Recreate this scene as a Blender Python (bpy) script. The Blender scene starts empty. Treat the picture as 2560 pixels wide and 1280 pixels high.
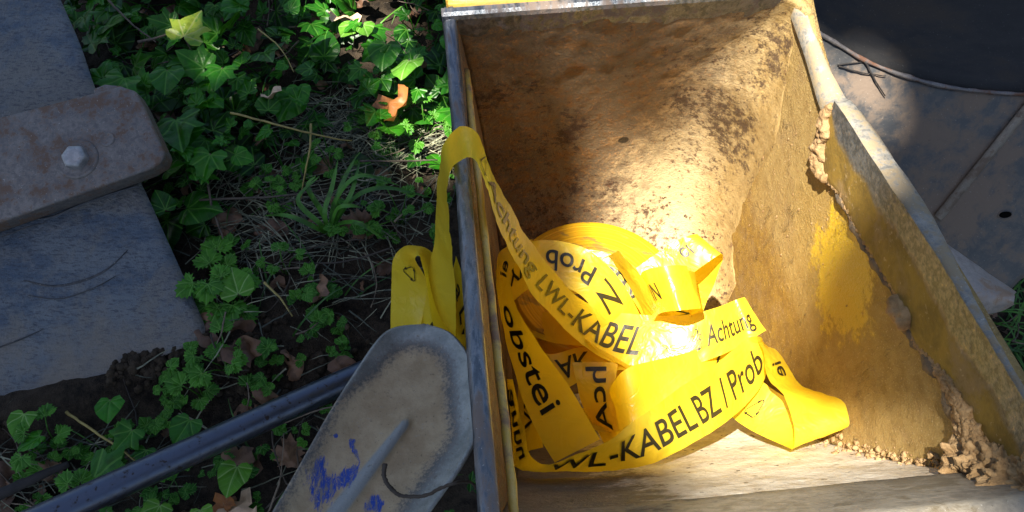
import bpy, bmesh, math, random
from mathutils import Vector, Matrix, noise
random.seed(7)
R = math.radians
sc = bpy.context.scene
col = sc.collection
# ---------------------------------------------------------------- camera
D = 0.30                      # inner width of the bucket, the unit of the layout
H = 3.27 * D
F = 2100.0
TH = R(27.5)
PSI = R(5.5)
LAT = Vector((math.cos(PSI), math.sin(PSI), 0)); FWD = Vector((-math.sin(PSI), math.cos(PSI), 0))
cam = bpy.data.cameras.new('camera'); camo = bpy.data.objects.new('camera', cam); col.objects.link(camo)
camo.location = (0, 0, H); camo.rotation_euler = (TH, 0, 0)
cam.sensor_fit = 'HORIZONTAL'; cam.sensor_width = 36; cam.lens = 36 * F / 2560
cam.clip_start = 0.01; cam.clip_end = 300
sc.camera = camo
# ---------------------------------------------------------------- light
SUN_L = Vector((-0.29, -0.16, 0.945)).normalized()            # towards the sun in bucket axes
SUN = (LAT * SUN_L.x + FWD * SUN_L.y + Vector((0, 0, SUN_L.z))).normalized()
w = bpy.data.worlds.new('World'); sc.world = w; w.use_nodes = True
wn = w.node_tree.nodes; wl = w.node_tree.links
bg = wn['Background']; sky = wn.new('ShaderNodeTexSky'); sky.sky_type = 'NISHITA'; sky.sun_disc = False
sky.sun_elevation = math.asin(SUN.z); sky.sun_rotation = math.atan2(SUN.x, SUN.y)
wl.new(sky.outputs[0], bg.inputs[0]); bg.inputs[1].default_value = 0.044
sl = bpy.data.lights.new('sun', 'SUN'); sl.energy = 5.0; sl.angle = R(0.5); sl.color = (1, 0.93, 0.80)
so = bpy.data.objects.new('sun', sl); col.objects.link(so)
so.rotation_euler = SUN.to_track_quat('Z', 'Y').to_euler(); so.location = (0, 0, 6)
sc.view_settings.view_transform = 'Standard'; sc.view_settings.look = 'None'
sc.view_settings.exposure = 1.95; sc.view_settings.gamma = 1
sc.cycles.max_bounces = 8; sc.cycles.transmission_bounces = 6
# ---------------------------------------------------------------- layout maths
def ray(x, y):
    u = x - 1280.0; v = 640.0 - y
    return Vector((u, F*math.sin(TH) + v*math.cos(TH), -F*math.cos(TH) + v*math.sin(TH))) / F
ORI = Vector((0, 0, H))
def At(x, y, t): return ORI + ray(x, y) * (t * D)              # t: depth in units of D
def Gz(x, y, z=0.0):
    r = ray(x, y); return ORI + r * ((z - H) / r.z)
def Wd(l, y, z): return ORI + (LAT*l + FWD*y + Vector((0, 0, z))) * D
PROF0 = [(1.70,-1.80),(1.735,-2.05),(1.768,-2.3),(1.785,-2.55),(1.755,-2.78),(1.66,-3.03),(1.52,-3.16),(1.34,-3.2),(1.12,-3.17),(0.9,-3.02),(.65,-2.65),(.45,-2.17),(.33,-1.82),(.2,-1.47)]
RIM0 = [(1.70,-1.80),(1.55,-1.83),(1.37,-1.83),(1.08,-1.736),(.75,-1.62),(.56,-1.566),(.2,-1.47)]
def catmull(P, n):
    P = [tuple(p) for p in P]; out = []
    Q = [tuple(2*a-b for a, b in zip(P[0], P[1]))] + P + [tuple(2*a-b for a, b in zip(P[-1], P[-2]))]
    for i in range(1, len(Q)-2):
        for k in range(n):
            t = k/n
            out.append(tuple(0.5*((2*b)+(-a+c)*t+(2*a-5*b+4*c-d)*t*t+(-a+3*b-3*c+d)*t**3) for a, b, c, d in zip(Q[i-1], Q[i], Q[i+1], Q[i+2])))
    out.append(P[-1]); return out
PROF = catmull(PROF0, 5)
def tsurf(x, y):
    r = ray(x, y); a = r.dot(FWD); b = r.z; best = 2.0
    for (y0, z0), (y1, z1) in zip(PROF[:-1], PROF[1:]):
        dy, dz = y1-y0, z1-z0; det = -a*dz + dy*b
        if abs(det) < 1e-9: continue
        t = (-y0*dz + dy*z0)/det; s = (a*z0 - b*y0)/det
        if -1e-4 <= s <= 1.0001 and t > 0: best = max(best, t)
    l = r.dot(LAT)
    if l > 1e-6: best = min(best, 1.0/l)
    return best
def tau(x, y, o): return o if o >= 1 else tsurf(x, y) - o
def wallpt(x, y, inset=0.0):
    r = ray(x, y); t = (1.0-inset)/r.dot(LAT); return ORI + r*(t*D)
# ---------------------------------------------------------------- object helpers
def tag(o, label=None, cat=None, group=None, kind=None):
    if label: o['label'] = label
    if cat: o['category'] = cat
    if group: o['group'] = group
    if kind: o['kind'] = kind
    return o
def empty(name, loc, rz=0.0):
    o = bpy.data.objects.new(name, None); o.empty_display_size = 0.02
    o.location = loc; o.rotation_euler = (0, 0, rz); col.objects.link(o)
    o['_m'] = 0
    del o['_m']
    return o
def wmat(o):
    m = Matrix.LocRotScale(o.location, o.rotation_euler, o.scale)
    return wmat(o.parent) @ m if o.parent else m
def mesh(name, verts, faces, mat, parent=None, smooth=True, uv=None, attr=None, world=True, mats=None, mi=None):
    """verts in world coordinates; turned into the parent's own frame."""
    me = bpy.data.meshes.new(name)
    loc = None
    vs = [Vector(v) for v in verts]
    o = bpy.data.objects.new(name, me); col.objects.link(o)
    if parent is not None:
        o.parent = parent
        if world:
            mi_ = wmat(parent).inverted(); vs = [mi_ @ v for v in vs]
    elif world and vs:
        c = sum(vs, Vector())/len(vs); c.z = min(v.z for v in vs)
        o.location = c; vs = [v - c for v in vs]
    me.from_pydata(vs, [], faces)
    for m in ([mat] if mats is None else mats): me.materials.append(m)
    if mi: me.polygons.foreach_set('material_index', mi)
    if smooth: me.polygons.foreach_set('use_smooth', [True]*len(me.polygons))
    if uv:
        lay = me.uv_layers.new(name='UVMap')
        li = [0]*len(me.loops); me.loops.foreach_get('vertex_index', li)
        flat = []
        for i in li: flat += uv[i]
        lay.data.foreach_set('uv', flat)
    if attr:
        for an, vals in attr.items():
            a = me.attributes.new(an, 'FLOAT', 'POINT'); a.data.foreach_set('value', vals)
    me.update()
    return o
def grid(rows, closed=False):
    n = len(rows[0]); vs = [p for r in rows for p in r]; fs = []
    for i in range(len(rows)-1):
        for j in range(n-1 if not closed else n):
            k = (j+1) % n
            fs.append((i*n+j, i*n+k, (i+1)*n+k, (i+1)*n+j))
    return vs, fs
def tube_geo(pts, rad, seg=8, jitter=0):
    pts = [Vector(p) for p in pts]; rows = []
    for i, p in enumerate(pts):
        d = (pts[min(i+1, len(pts)-1)] - pts[max(i-1, 0)]).normalized()
        a = d.cross(Vector((0.13, 0.21, 0.97))).normalized(); b = d.cross(a)
        r = rad[i] if isinstance(rad, (list, tuple)) else rad
        row = []
        for k in range(seg):
            q = 2*math.pi*k/seg; rr = r*(1 + (random.uniform(-jitter, jitter) if jitter else 0))
            row.append(p + (a*math.cos(q) + b*math.sin(q))*rr)
        rows.append(row)
    vs, fs = grid(rows, True); n = len(vs)
    fs.append(tuple(range(seg))[::-1]); fs.append(tuple(range(n-seg, n)))
    return vs, fs
def merge(parts):
    V = []; Fc = []
    for v, f in parts:
        k = len(V); V += list(v); Fc += [tuple(i+k for i in q) for q in f]
    return V, Fc
def solid(o, t, off=-1):
    m = o.modifiers.new('thick', 'SOLIDIFY'); m.thickness = t; m.offset = off; return o
def bevel(o, wd, seg=2):
    m = o.modifiers.new('bevel', 'BEVEL'); m.width = wd; m.segments = seg; m.limit_method = 'ANGLE'; m.angle_limit = R(40); return o
# ---------------------------------------------------------------- node helpers
class N:
    def __init__(s, name):
        s.m = bpy.data.materials.new(name); s.m.use_nodes = True; s.t = s.m.node_tree
        s.t.nodes.clear(); s.out = s.t.nodes.new('ShaderNodeOutputMaterial'); s._tc = None
    def lk(s, v, sock):
        if isinstance(v, bpy.types.NodeSocket): s.t.links.new(v, sock)
        elif v is not None:
            try: sock.default_value = v
            except Exception: sock.default_value = (*v, 1) if len(v) == 3 else v
    def obj(s):
        if not s._tc: s._tc = s.t.nodes.new('ShaderNodeTexCoord')
        return s._tc.outputs['Object']
    def uv(s):
        s.obj(); return s._tc.outputs['UV']
    def mapping(s, v, scale=(1, 1, 1), rot=(0, 0, 0), loc=(0, 0, 0)):
        n = s.t.nodes.new('ShaderNodeMapping'); s.lk(v, n.inputs[0]); n.inputs['Scale'].default_value = scale
        n.inputs['Rotation'].default_value = rot; n.inputs['Location'].default_value = loc; return n.outputs[0]
    def noise(s, scale, detail=6, rough=0.6, vec=None, dist=0.0):
        n = s.t.nodes.new('ShaderNodeTexNoise'); s.lk(vec if vec is not None else s.obj(), n.inputs['Vector'])
        n.inputs['Scale'].default_value = scale; n.inputs['Detail'].default_value = detail
        n.inputs['Roughness'].default_value = rough; n.inputs['Distortion'].default_value = dist
        return n.outputs['Fac']
    def voro(s, scale, vec=None, feat='F1'):
        n = s.t.nodes.new('ShaderNodeTexVoronoi'); s.lk(vec if vec is not None else s.obj(), n.inputs['Vector'])
        n.feature = feat; n.inputs['Scale'].default_value = scale; return n.outputs['Distance']
    def math(s, op, a, b=None, c=None, clamp=False):
        n = s.t.nodes.new('ShaderNodeMath'); n.operation = op; n.use_clamp = clamp
        s.lk(a, n.inputs[0]); s.lk(b, n.inputs[1]); s.lk(c, n.inputs[2]); return n.outputs[0]
    def ramp(s, v, lo, hi, a=0.0, b=1.0):
        n = s.t.nodes.new('ShaderNodeMapRange'); n.interpolation_type = 'SMOOTHSTEP'
        s.lk(v, n.inputs[0]); n.inputs[1].default_value = lo; n.inputs[2].default_value = hi
        n.inputs[3].default_value = a; n.inputs[4].default_value = b; return n.outputs[0]
    def mix(s, f, a, b):
        n = s.t.nodes.new('ShaderNodeMix'); n.data_type = 'RGBA'
        s.lk(f, n.inputs[0]); s.lk(a, n.inputs[6]); s.lk(b, n.inputs[7]); return n.outputs[2]
    def xyz(s, v=None):
        n = s.t.nodes.new('ShaderNodeSeparateXYZ'); s.lk(v if v is not None else s.obj(), n.inputs[0]); return n.outputs
    def dist(s, p, scale=(1, 1, 1)):
        v = s.mapping(s.obj(), scale=scale, loc=tuple(-a*b for a, b in zip(p, scale)))
        n = s.t.nodes.new('ShaderNodeVectorMath'); n.operation = 'LENGTH'; s.lk(v, n.inputs[0]); return n.outputs['Value']
    def attr(s, name):
        n = s.t.nodes.new('ShaderNodeAttribute'); n.attribute_name = name; return n.outputs['Fac']
    def bump(s, h, strength=0.5, dist=0.001, nrm=None):
        n = s.t.nodes.new('ShaderNodeBump'); n.inputs['Strength'].default_value = strength
        n.inputs['Distance'].default_value = dist; s.lk(h, n.inputs['Height'])
        if nrm is not None: s.lk(nrm, n.inputs['Normal'])
        return n.outputs[0]
    def bsdf(s, color, rough=0.7, metal=0.0, nrm=None, spec=0.5, **kw):
        n = s.t.nodes.new('ShaderNodeBsdfPrincipled'); s.lk(color, n.inputs['Base Color']); s.lk(rough, n.inputs['Roughness'])
        s.lk(metal, n.inputs['Metallic']); s.lk(spec, n.inputs['Specular IOR Level'])
        if nrm is not None: s.lk(nrm, n.inputs['Normal'])
        for k, v in kw.items(): s.lk(v, n.inputs[k.replace('_', ' ')])
        return n.outputs[0]
    def done(s, sh): s.t.links.new(sh, s.out.inputs[0]); return s.m
    def trans(s, color, nrm=None):
        n = s.t.nodes.new('ShaderNodeBsdfTranslucent'); s.lk(color, n.inputs[0]); s.lk(nrm, n.inputs['Normal']) if nrm is not None else None
        return n.outputs[0]
    def mixsh(s, f, a, b):
        n = s.t.nodes.new('ShaderNodeMixShader'); s.lk(f, n.inputs[0]); s.lk(a, n.inputs[1]); s.lk(b, n.inputs[2]); return n.outputs[0]
M = {}
# bucket frame: object axes X = across, Y = away from the viewer, Z = up (metres from the footprint centre)
BC = (0.5, 1.0, -3.27)                                          # root in D units
def bl(x, y, t=None):                                           # pixel -> bucket object coordinates (to place wear and paint)
    t = tsurf(x, y) if t is None else t
    p = ray(x, y)*t; return ((p.dot(LAT)-BC[0])*D, (p.dot(FWD)-BC[1])*D, (p.z-BC[2])*D)

def mat_rust():
    n = N('rusty_steel')
    big = n.noise(9, 5, .6); mid = n.noise(55, 8, .78, dist=.2); fine = n.noise(200, 6, .75); vf = n.noise(560, 3, .6)
    c = n.mix(n.ramp(big, .35, .65), (.125, .088, .052, 1), (.19, .132, .075, 1))
    c = n.mix(n.ramp(mid, .48, .60, 0, .85), c, (.20, .095, .028, 1))
    c = n.mix(n.ramp(n.noise(18, 7, .75), .54, .66, 0, .7), c, (.055, .030, .020, 1))
    c = n.mix(n.ramp(fine, .52, .66, 0, .75), c, (.36, .175, .05, 1))
    # tan mud film toward the right; paler low down, sun glare put into the colour
    x = n.xyz()[0]; z = n.xyz()[2]
    m = n.math('ADD', n.math('ADD', n.ramp(x, -.06, .15, 0, .36), n.math('MULTIPLY', n.ramp(x, -.12, .06), n.ramp(z, .30, .10, 0, .22))), n.math('MULTIPLY', mid, .8))
    c = n.mix(n.ramp(m, .58, .90, 0, .9), c, (.58, .45, .25, 1))
    c = n.mix(n.ramp(n.math('ADD', x, n.math('MULTIPLY', n.noise(40, 6, .7), .05)), .125, .175, 0, .92), c, n.mix(n.ramp(mid, .35, .65), (.27, .17, .05, 1), (.38, .26, .10, 1)))
    # dark pits, denser in the upper left and low on the curve
    pit = n.math('ADD', n.math('MULTIPLY', n.noise(105, 7, .8), .7), n.math('MULTIPLY', n.noise(12, 3, .5), .42))
    c = n.mix(n.ramp(pit, .57, .66, 0, .85), c, (.045, .020, .012, 1))
    sp = n.math('ADD', n.noise(150, 6, .7), n.ramp(z, .22, .06, 0, .07))
    c = n.mix(n.ramp(sp, .60, .70, 0, .8), c, (.15, .065, .028, 1))
    c = n.mix(n.ramp(n.math('ADD', n.noise(75, 6, .7), n.ramp(z, .24, .06, 0, .06)), .64, .70, 0, .85), c, (.055, .026, .016, 1))
    c = n.mix(n.ramp(vf, .70, .76, 0, .8), c, (.45, .40, .34, 1))
    st = n.ramp(n.math('ADD', n.dist(bl(1560, 350), (1, 1, 1)), n.math('MULTIPLY', n.noise(90, 3, .5), .005)), .0095, .0075)
    c = n.mix(st, c, (.035, .022, .010, 1))
    h = n.math('ADD', n.math('MULTIPLY', mid, .8), n.math('ADD', n.math('MULTIPLY', fine, .6), n.math('MULTIPLY', vf, .22)))
    nr = n.bump(h, .75, .0035)
    return n.done(n.bsdf(c, n.ramp(fine, .35, .65, .5, .85), 0.15, nr))
M['rust'] = mat_rust()
def mat_wall():
    n = N('muddy_yellow_paint')
    big = n.noise(11, 4, .55); mid = n.noise(60, 8, .72); fine = n.noise(240, 6, .75); vf = n.noise(600, 2, .5)
    tan = n.mix(n.ramp(mid, .35, .65), (.25, .155, .040, 1), (.35, .235, .075, 1))
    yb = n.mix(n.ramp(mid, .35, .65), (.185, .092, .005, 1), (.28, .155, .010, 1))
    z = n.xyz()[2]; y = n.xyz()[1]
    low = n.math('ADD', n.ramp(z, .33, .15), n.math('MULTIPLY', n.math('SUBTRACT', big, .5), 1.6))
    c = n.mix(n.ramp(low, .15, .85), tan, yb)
    c = n.mix(n.ramp(n.noise(26, 6, .7, dist=.1), .50, .68, 0, .4), c, (.26, .165, .075, 1))
    # bare patch of bright yellow paint
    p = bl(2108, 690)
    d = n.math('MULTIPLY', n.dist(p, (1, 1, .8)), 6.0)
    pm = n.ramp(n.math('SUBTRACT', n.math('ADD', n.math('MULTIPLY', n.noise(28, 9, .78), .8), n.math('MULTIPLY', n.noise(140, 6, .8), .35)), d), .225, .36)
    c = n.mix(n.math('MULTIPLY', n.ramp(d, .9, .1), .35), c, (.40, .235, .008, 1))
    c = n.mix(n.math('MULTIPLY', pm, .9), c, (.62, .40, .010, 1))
    sc_ = n.noise(30, 6, .8, vec=n.mapping(n.obj(), (1, 1.6, .35)))
    c = n.mix(n.ramp(sc_, .64, .70, 0, .6), c, (.12, .09, .055, 1))
    c = n.mix(n.ramp(vf, .60, .70, 0, .5), c, (.60, .45, .24, 1))
    drips = n.noise(70, 5, .65, vec=n.mapping(n.obj(), (1, 1, .3)))
    h = n.math('ADD', n.math('MULTIPLY', n.ramp(drips, .58, .72), .9), n.math('ADD', n.math('MULTIPLY', fine, .75), n.math('ADD', n.math('MULTIPLY', vf, .4), n.math('MULTIPLY', mid, .25))))
    lum = n.ramp(n.noise(95, 3, .5), .58, .72)
    h = n.math('ADD', h, n.math('MULTIPLY', lum, .3))
    nr = n.bump(h, .9, .0032)
    return n.done(n.bsdf(c, n.ramp(pm, 0, 1, .8, .35), 0, nr))
M['wall'] = mat_wall()
def mat_floor():
    n = N('scoured_floor_steel')
    st = n.noise(24, 9, .75)
    mid = n.noise(60, 6, .7); fine = n.noise(260, 4, .6)
    c = n.mix(n.ramp(st, .34, .60), (.44, .37, .28, 1), (.70, .65, .55, 1))
    c = n.mix(n.ramp(n.noise(150, 7, .8), .54, .66, 0, .5), c, (.24, .19, .13, 1))
    c = n.mix(n.ramp(mid, .55, .7, 0, .7), c, (.55, .42, .22, 1))
    c = n.mix(n.ramp(n.noise(34, 8, .78), .56, .70, 0, .7), c, (.16, .12, .08, 1))
    c = n.mix(n.ramp(n.noise(120, 3, .5), .68, .71), c, (.04, .03, .02, 1))
    x = n.xyz()[0]; sm = n.math('ADD', n.ramp(x, .03, -.09, 0, .45), n.noise(30, 8, .75))  # left floor: brown stains, with shade also put into the colour
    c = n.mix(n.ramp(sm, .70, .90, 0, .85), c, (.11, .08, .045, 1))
    nr = n.bump(n.math('ADD', mid, n.math('MULTIPLY', fine, .6)), .8, .003)
    return n.done(n.bsdf(c, .65, .1, nr))
M['floor'] = mat_floor()
def mat_steel(name, a, b, dirt, rough=.45, metal=.6, dm=.55, sc_=1.0, streak=(1, 1, 1), scr=.5):
    n = N(name)
    v = n.mapping(n.obj(), streak)
    big = n.noise(10*sc_, 5, .6, vec=v); mid = n.noise(48*sc_, 6, .7, dist=.3, vec=v); fine = n.noise(230*sc_, 4, .65)
    c = n.mix(n.ramp(mid, .35, .65), a, b)
    dmk = n.math('ADD', n.math('MULTIPLY', big, .6), n.math('MULTIPLY', mid, .5))
    k = n.ramp(dmk, dm-.06, dm+.07)
    c = n.mix(k, c, dirt)
    c = n.mix(n.ramp(fine, .62, .72, 0, .5), c, tuple(x*.35 for x in dirt[:3]) + (1,))
    c = n.mix(n.ramp(n.noise(500, 2, .5), .68, .74, 0, scr), c, (.42, .40, .36, 1))
    nr = n.bump(n.math('ADD', n.math('MULTIPLY', mid, .7), n.math('MULTIPLY', fine, .6)), .5, .0015)
    return n.done(n.bsdf(c, n.ramp(k, 0, 1, rough, .8), n.math('MULTIPLY', n.math('SUBTRACT', 1, k), metal), nr))
M['rim'] = mat_steel('worn_rim_steel', (.09, .105, .125, 1), (.24, .26, .29, 1), (.15, .115, .095, 1), .33, .75, .57, 2.6, (1.6, .28, 1))
M['edge_dirt'] = mat_steel('dusty_flange', (.17, .165, .15, 1), (.34, .325, .29, 1), (.25, .195, .12, 1), .5, .25, .53, 4.0)
M['lip'] = mat_steel('cutting_edge_steel', (.15, .135, .11, 1), (.30, .27, .22, 1), (.10, .08, .05, 1), .6, .2, .56, 1.8, (.85, 1.1, 1.1))
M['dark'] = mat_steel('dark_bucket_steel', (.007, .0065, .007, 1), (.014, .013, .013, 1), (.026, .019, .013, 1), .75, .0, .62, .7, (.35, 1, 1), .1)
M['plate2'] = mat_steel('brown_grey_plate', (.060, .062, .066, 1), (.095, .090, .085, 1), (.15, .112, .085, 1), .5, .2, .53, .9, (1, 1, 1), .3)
M['strip2'] = mat_steel('dusty_strip', (.17, .145, .115, 1), (.26, .22, .17, 1), (.12, .085, .06, 1), .6, .1, .55, 2)
M['weld'] = mat_steel('rusty_weld', (.12, .11, .11, 1), (.22, .20, .19, 1), (.11, .05, .028, 1), .5, .3, .58, 2.3)
M['ypaint'] = mat_steel('worn_yellow_paint', (.60, .38, .06, 1), (.66, .44, .12, 1), (.30, .17, .09, 1), .45, 0, .62, 1.2)
M['bar'] = mat_steel('rusty_mauve_bar', (.105, .095, .092, 1), (.19, .17, .155, 1), (.125, .075, .050, 1), .45, .3, .565, 3.0)
M['blade2'] = mat_steel('dusty_blade', (.24, .21, .19, 1), (.34, .31, .28, 1), (.26, .18, .12, 1), .55, .1, .58, 2.0)
M['bolt'] = mat_steel('grey_bolt', (.24, .24, .25, 1), (.36, .35, .35, 1), (.24, .16, .12, 1), .4, .5, .62, 2)
def mat_slab():
    n = N('blue_grey_plate')
    v = n.mapping(n.obj(), (1.0, 3.2, 1), rot=(0, 0, R(14)))
    a = n.noise(12, 6, .65, vec=v, dist=.3); b = n.noise(45, 7, .7); f = n.noise(260, 4, .65)
    y = n.xyz()[1]
    c = n.mix(n.ramp(a, .38, .62), (.042, .066, .100, 1), (.105, .12, .135, 1))
    c = n.mix(n.ramp(b, .48, .66, 0, .5), c, (.115, .11, .105, 1))
    c = n.mix(n.ramp(n.noise(7, 8, .72, dist=.5), .48, .60, 0, .7), c, (.13, .118, .10, 1))
    c = n.mix(n.ramp(n.noise(110, 8, .78, vec=v), .50, .60, 0, .8), c, (.022, .028, .042, 1))
    c = n.mix(n.ramp(n.noise(60, 8, .8), .56, .66, 0, .6), c, (.15, .15, .15, 1))
    dz = n.math('ADD', n.ramp(y, .12, -.16, 0, .36), n.math('MULTIPLY', n.noise(16, 6, .65), .8))
    c = n.mix(n.ramp(dz, .56, .85, 0, .8), c, (.155, .130, .10, 1))
    c = n.mix(n.ramp(n.noise(24, 7, .8, vec=n.mapping(n.obj(), (1, 5, 1), rot=(0, 0, R(20)))), .64, .70, 0, .7), c, (.03, .032, .038, 1))
    c = n.mix(n.ramp(f, .62, .70, 0, .4), c, (.05, .045, .045, 1))
    nr = n.bump(n.math('ADD', b, n.math('MULTIPLY', f, .5)), .8, .004)
    return n.done(n.bsdf(c, .42, .2, nr))
M['slab'] = mat_slab()
def mat_mud(name, a, b, sc_=1):
    n = N(name)
    x = n.noise(60*sc_, 6, .7); f = n.noise(300*sc_, 4, .7)
    c = n.mix(n.ramp(x, .35, .65), a, b)
    c = n.mix(n.ramp(f, .6, .7, 0, .5), c, tuple(q*.45 for q in a[:3]) + (1,))
    return n.done(n.bsdf(c, .95, 0, n.bump(n.math('ADD', x, n.math('MULTIPLY', f, .7)), .9, .003), spec=.2))
M['mud'] = mat_mud('dry_mud', (.24, .145, .065, 1), (.38, .25, .125, 1))
M['ridge'] = mat_mud('dusty_weld', (.085, .07, .055, 1), (.20, .14, .08, 1))
M['soil'] = mat_mud('dark_soil', (.020, .015, .010, 1), (.055, .040, .026, 1), .7)
M['soildust'] = mat_mud('brown_soil', (.11, .085, .062, 1), (.17, .13, .095, 1), .8)
def mat_tape():
    n = N('yellow_tape_film')
    c = n.mix(n.ramp(n.noise(25, 3, .5), .35, .65), (.88, .62, .030, 1), (.92, .69, .045, 1))
    w1 = n.math('ABSOLUTE', n.math('SUBTRACT', n.noise(38, 3, .55, dist=.8), .5)); w2 = n.math('ABSOLUTE', n.math('SUBTRACT', n.noise(110, 2, .5), .5))
    nr = n.bump(n.math('ADD', n.ramp(w1, 0, .10), n.math('MULTIPLY', w2, .3)), .16, .0022)
    c = n.mix(n.ramp(n.noise(30, 7, .7), .58, .74, 0, .30), c, (.50, .33, .05, 1))
    p = n.bsdf(c, .33, 0, nr, spec=.9)
    return n.done(n.mixsh(.48, p, n.trans((.98, .74, .02, 1), nr)))
M['tape'] = mat_tape()
def mat_roll():
    n = N('rolled_tape_layers')
    d = n.dist((0, 0, 0), (1, 1, 0)); rg = n.noise(900, 2, .5, vec=n.mapping(n.obj(), (.0, 0, 0)))
    cmb = n.t.nodes.new('ShaderNodeCombineXYZ'); n.lk(d, cmb.inputs[0])
    rg = n.noise(700, 3, .6, vec=cmb.outputs[0])
    c = n.mix(n.ramp(rg, .35, .65), (.56, .28, .008, 1), (.74, .43, .012, 1))
    sm = n.noise(22, 5, .6, vec=n.mapping(n.obj(), (1, 3, 1)))
    c = n.mix(n.ramp(sm, .56, .66, 0, .7), c, (.16, .13, .05, 1))
    nr = n.bump(rg, .5, .001)
    return n.done(n.mixsh(.25, n.bsdf(c, .45, 0, nr), n.trans((.9, .55, .02, 1), nr)))
M['roll'] = mat_roll()
n = N('black_print'); M['ink'] = n.done(n.bsdf((.022, .017, .006, 1), .4))
n = N('green_print'); M['ink2'] = n.done(n.bsdf((.03, .07, .03, 1), .4))
def mat_leaf(name, a, b, vein, ivy=True, rough=.36, tr=.30, yel=None):
    n = N(name)
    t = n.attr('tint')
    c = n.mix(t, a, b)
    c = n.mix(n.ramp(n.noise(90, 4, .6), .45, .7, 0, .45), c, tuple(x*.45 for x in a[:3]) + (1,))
    if yel: c = n.mix(n.ramp(n.noise(60, 4, .6), .50, .60), c, yel)
    u = n.xyz(n.uv()); ax = n.math('ABSOLUTE', u[0]); y = u[1]
    ds = []
    for ang in ((0, 42, 88) if ivy else (0, 38, 70)):
        s_, c_ = math.sin(R(ang)), math.cos(R(ang))
        perp = n.math('ABSOLUTE', n.math('SUBTRACT', n.math('MULTIPLY', ax, c_), n.math('MULTIPLY', y, s_)))
        al = n.math('ADD', n.math('MULTIPLY', ax, s_), n.math('MULTIPLY', y, c_))
        ds.append(n.math('ADD', perp, n.ramp(al, .02, -.02, 0, .5)))
    # side veins off the midrib
    sv = n.math('ABSOLUTE', n.math('SUBTRACT', n.math('FRACT', n.math('MULTIPLY', n.math('SUBTRACT', y, n.math('MULTIPLY', ax, .7)), 5.0)), .5))
    m = n.math('MINIMUM', n.math('MINIMUM', ds[0], ds[1]), ds[2])
    c = n.mix(n.ramp(sv, .07, .0, 0, .25), c, vein)
    c = n.mix(n.ramp(m, .030, .008, 0, .8), c, vein)
    hgt = n.math('ADD', n.ramp(m, .0, .12), n.math('MULTIPLY', n.noise(120, 3, .5), .5))
    nr = n.bump(hgt, .5, .002)
    return n.done(n.mixsh(tr, n.bsdf(c, rough, 0, nr, spec=.28), n.trans(n.mix(.5, c, (.10, .30, .01, 1)), nr)))
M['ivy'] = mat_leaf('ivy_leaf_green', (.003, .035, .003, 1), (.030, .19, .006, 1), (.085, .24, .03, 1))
M['ivyb'] = mat_leaf('bright_leaf_green', (.07, .24, .015, 1), (.13, .33, .03, 1), (.25, .42, .12, 1))
M['ivyy'] = mat_leaf('yellowing_leaf', (.22, .33, .02, 1), (.34, .42, .05, 1), (.36, .40, .12, 1), yel=(.10, .24, .02, 1))
M['herb'] = mat_leaf('herb_leaf_green', (.018, .11, .008, 1), (.070, .25, .016, 1), (.14, .32, .06, 1), False, .5)
M['canopy'] = mat_leaf('tree_leaf', (.03, .09, .015, 1), (.06, .15, .02, 1), (.1, .2, .05, 1), False, .45, .12)
def mat_flat(name, a, b, rough=.6, sc_=80, tr=0):
    n = N(name)
    c = n.mix(n.attr('tint'), a, b)
    c = n.mix(n.ramp(n.noise(sc_, 4, .6), .45, .65, 0, .6), c, tuple(x*.5 for x in a[:3]) + (1,))
    nr = n.bump(n.noise(sc_*2, 4, .6), .4, .001)
    s = n.bsdf(c, rough, 0, nr)
    if tr: s = n.mixsh(tr, s, n.trans(c))
    return n.done(s)
M['dead'] = mat_flat('dead_leaf_brown', (.10, .050, .028, 1), (.26, .14, .075, 1), .6, 80, .15)
M['rustleaf'] = mat_flat('orange_dead_leaf', (.30, .10, .025, 1), (.42, .16, .04, 1), .5, 80, .25)
M['tanleaf'] = mat_flat('pale_dead_leaf', (.45, .30, .17, 1), (.60, .42, .28, 1), .6)
M['twig'] = mat_flat('twig_brown', (.03, .022, .016, 1), (.20, .15, .10, 1), .7)
M['hay'] = mat_flat('dry_grass_clippings', (.020, .028, .015, 1), (.27, .27, .17, 1), .6)
M['grass'] = mat_flat('grass_green', (.018, .085, .008, 1), (.085, .26, .022, 1), .45, 60, .3)
M['bark'] = mat_flat('bark', (.06, .045, .03, 1), (.12, .09, .06, 1), .9)
M['stem'] = mat_flat('yellow_stem', (.26, .20, .05, 1), (.34, .27, .08, 1), .5)
M['wood'] = mat_flat('ash_handle', (.35, .24, .13, 1), (.42, .30, .17, 1), .5)

# ================================================================ GROUND
SL = [Gz(-200, 1120), Gz(60, 1045), Gz(250, 985), Gz(520, 870), Gz(620, 870)]
def segd(p, pts):
    best = 9
    for a, b in zip(pts[:-1], pts[1:]):
        d = b-a; t = max(0, min(1, ((p-a).x*d.x+(p-a).y*d.y)/(d.x*d.x+d.y*d.y))); q = a+d*t
        best = min(best, math.hypot(p.x-q.x, p.y-q.y))
    return best
def gh(x, y):
    near = math.exp(-(x*x+(y-.4)**2)/6)
    p = Vector((x, y, 0)); q = p*6
    h = (noise.noise(q)*.012 + noise.noise(p*22)*.006 + noise.noise(p*60)*.0035 + noise.noise(p*130)*.0018)*near
    h += noise.noise(p*.8)*.10*(1-near)
    d = segd(p, SL); h += .034*math.exp(-(d/.045)**2)
    return h
def axis(c, half, step, far):
    a = [0.0]; s = step
    while a[-1] < far:
        if a[-1] > half: s *= 1.22
        a.append(a[-1]+s)
    return [c - v for v in a[:0:-1]] + [c + v for v in a]
gx = axis(-.1, .95, .0085, 40); gy = axis(.42, .75, .0085, 40)
rows = [[Vector((x, y, gh(x, y))) for x in gx] for y in gy]
vs, fs = grid(rows)
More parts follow.
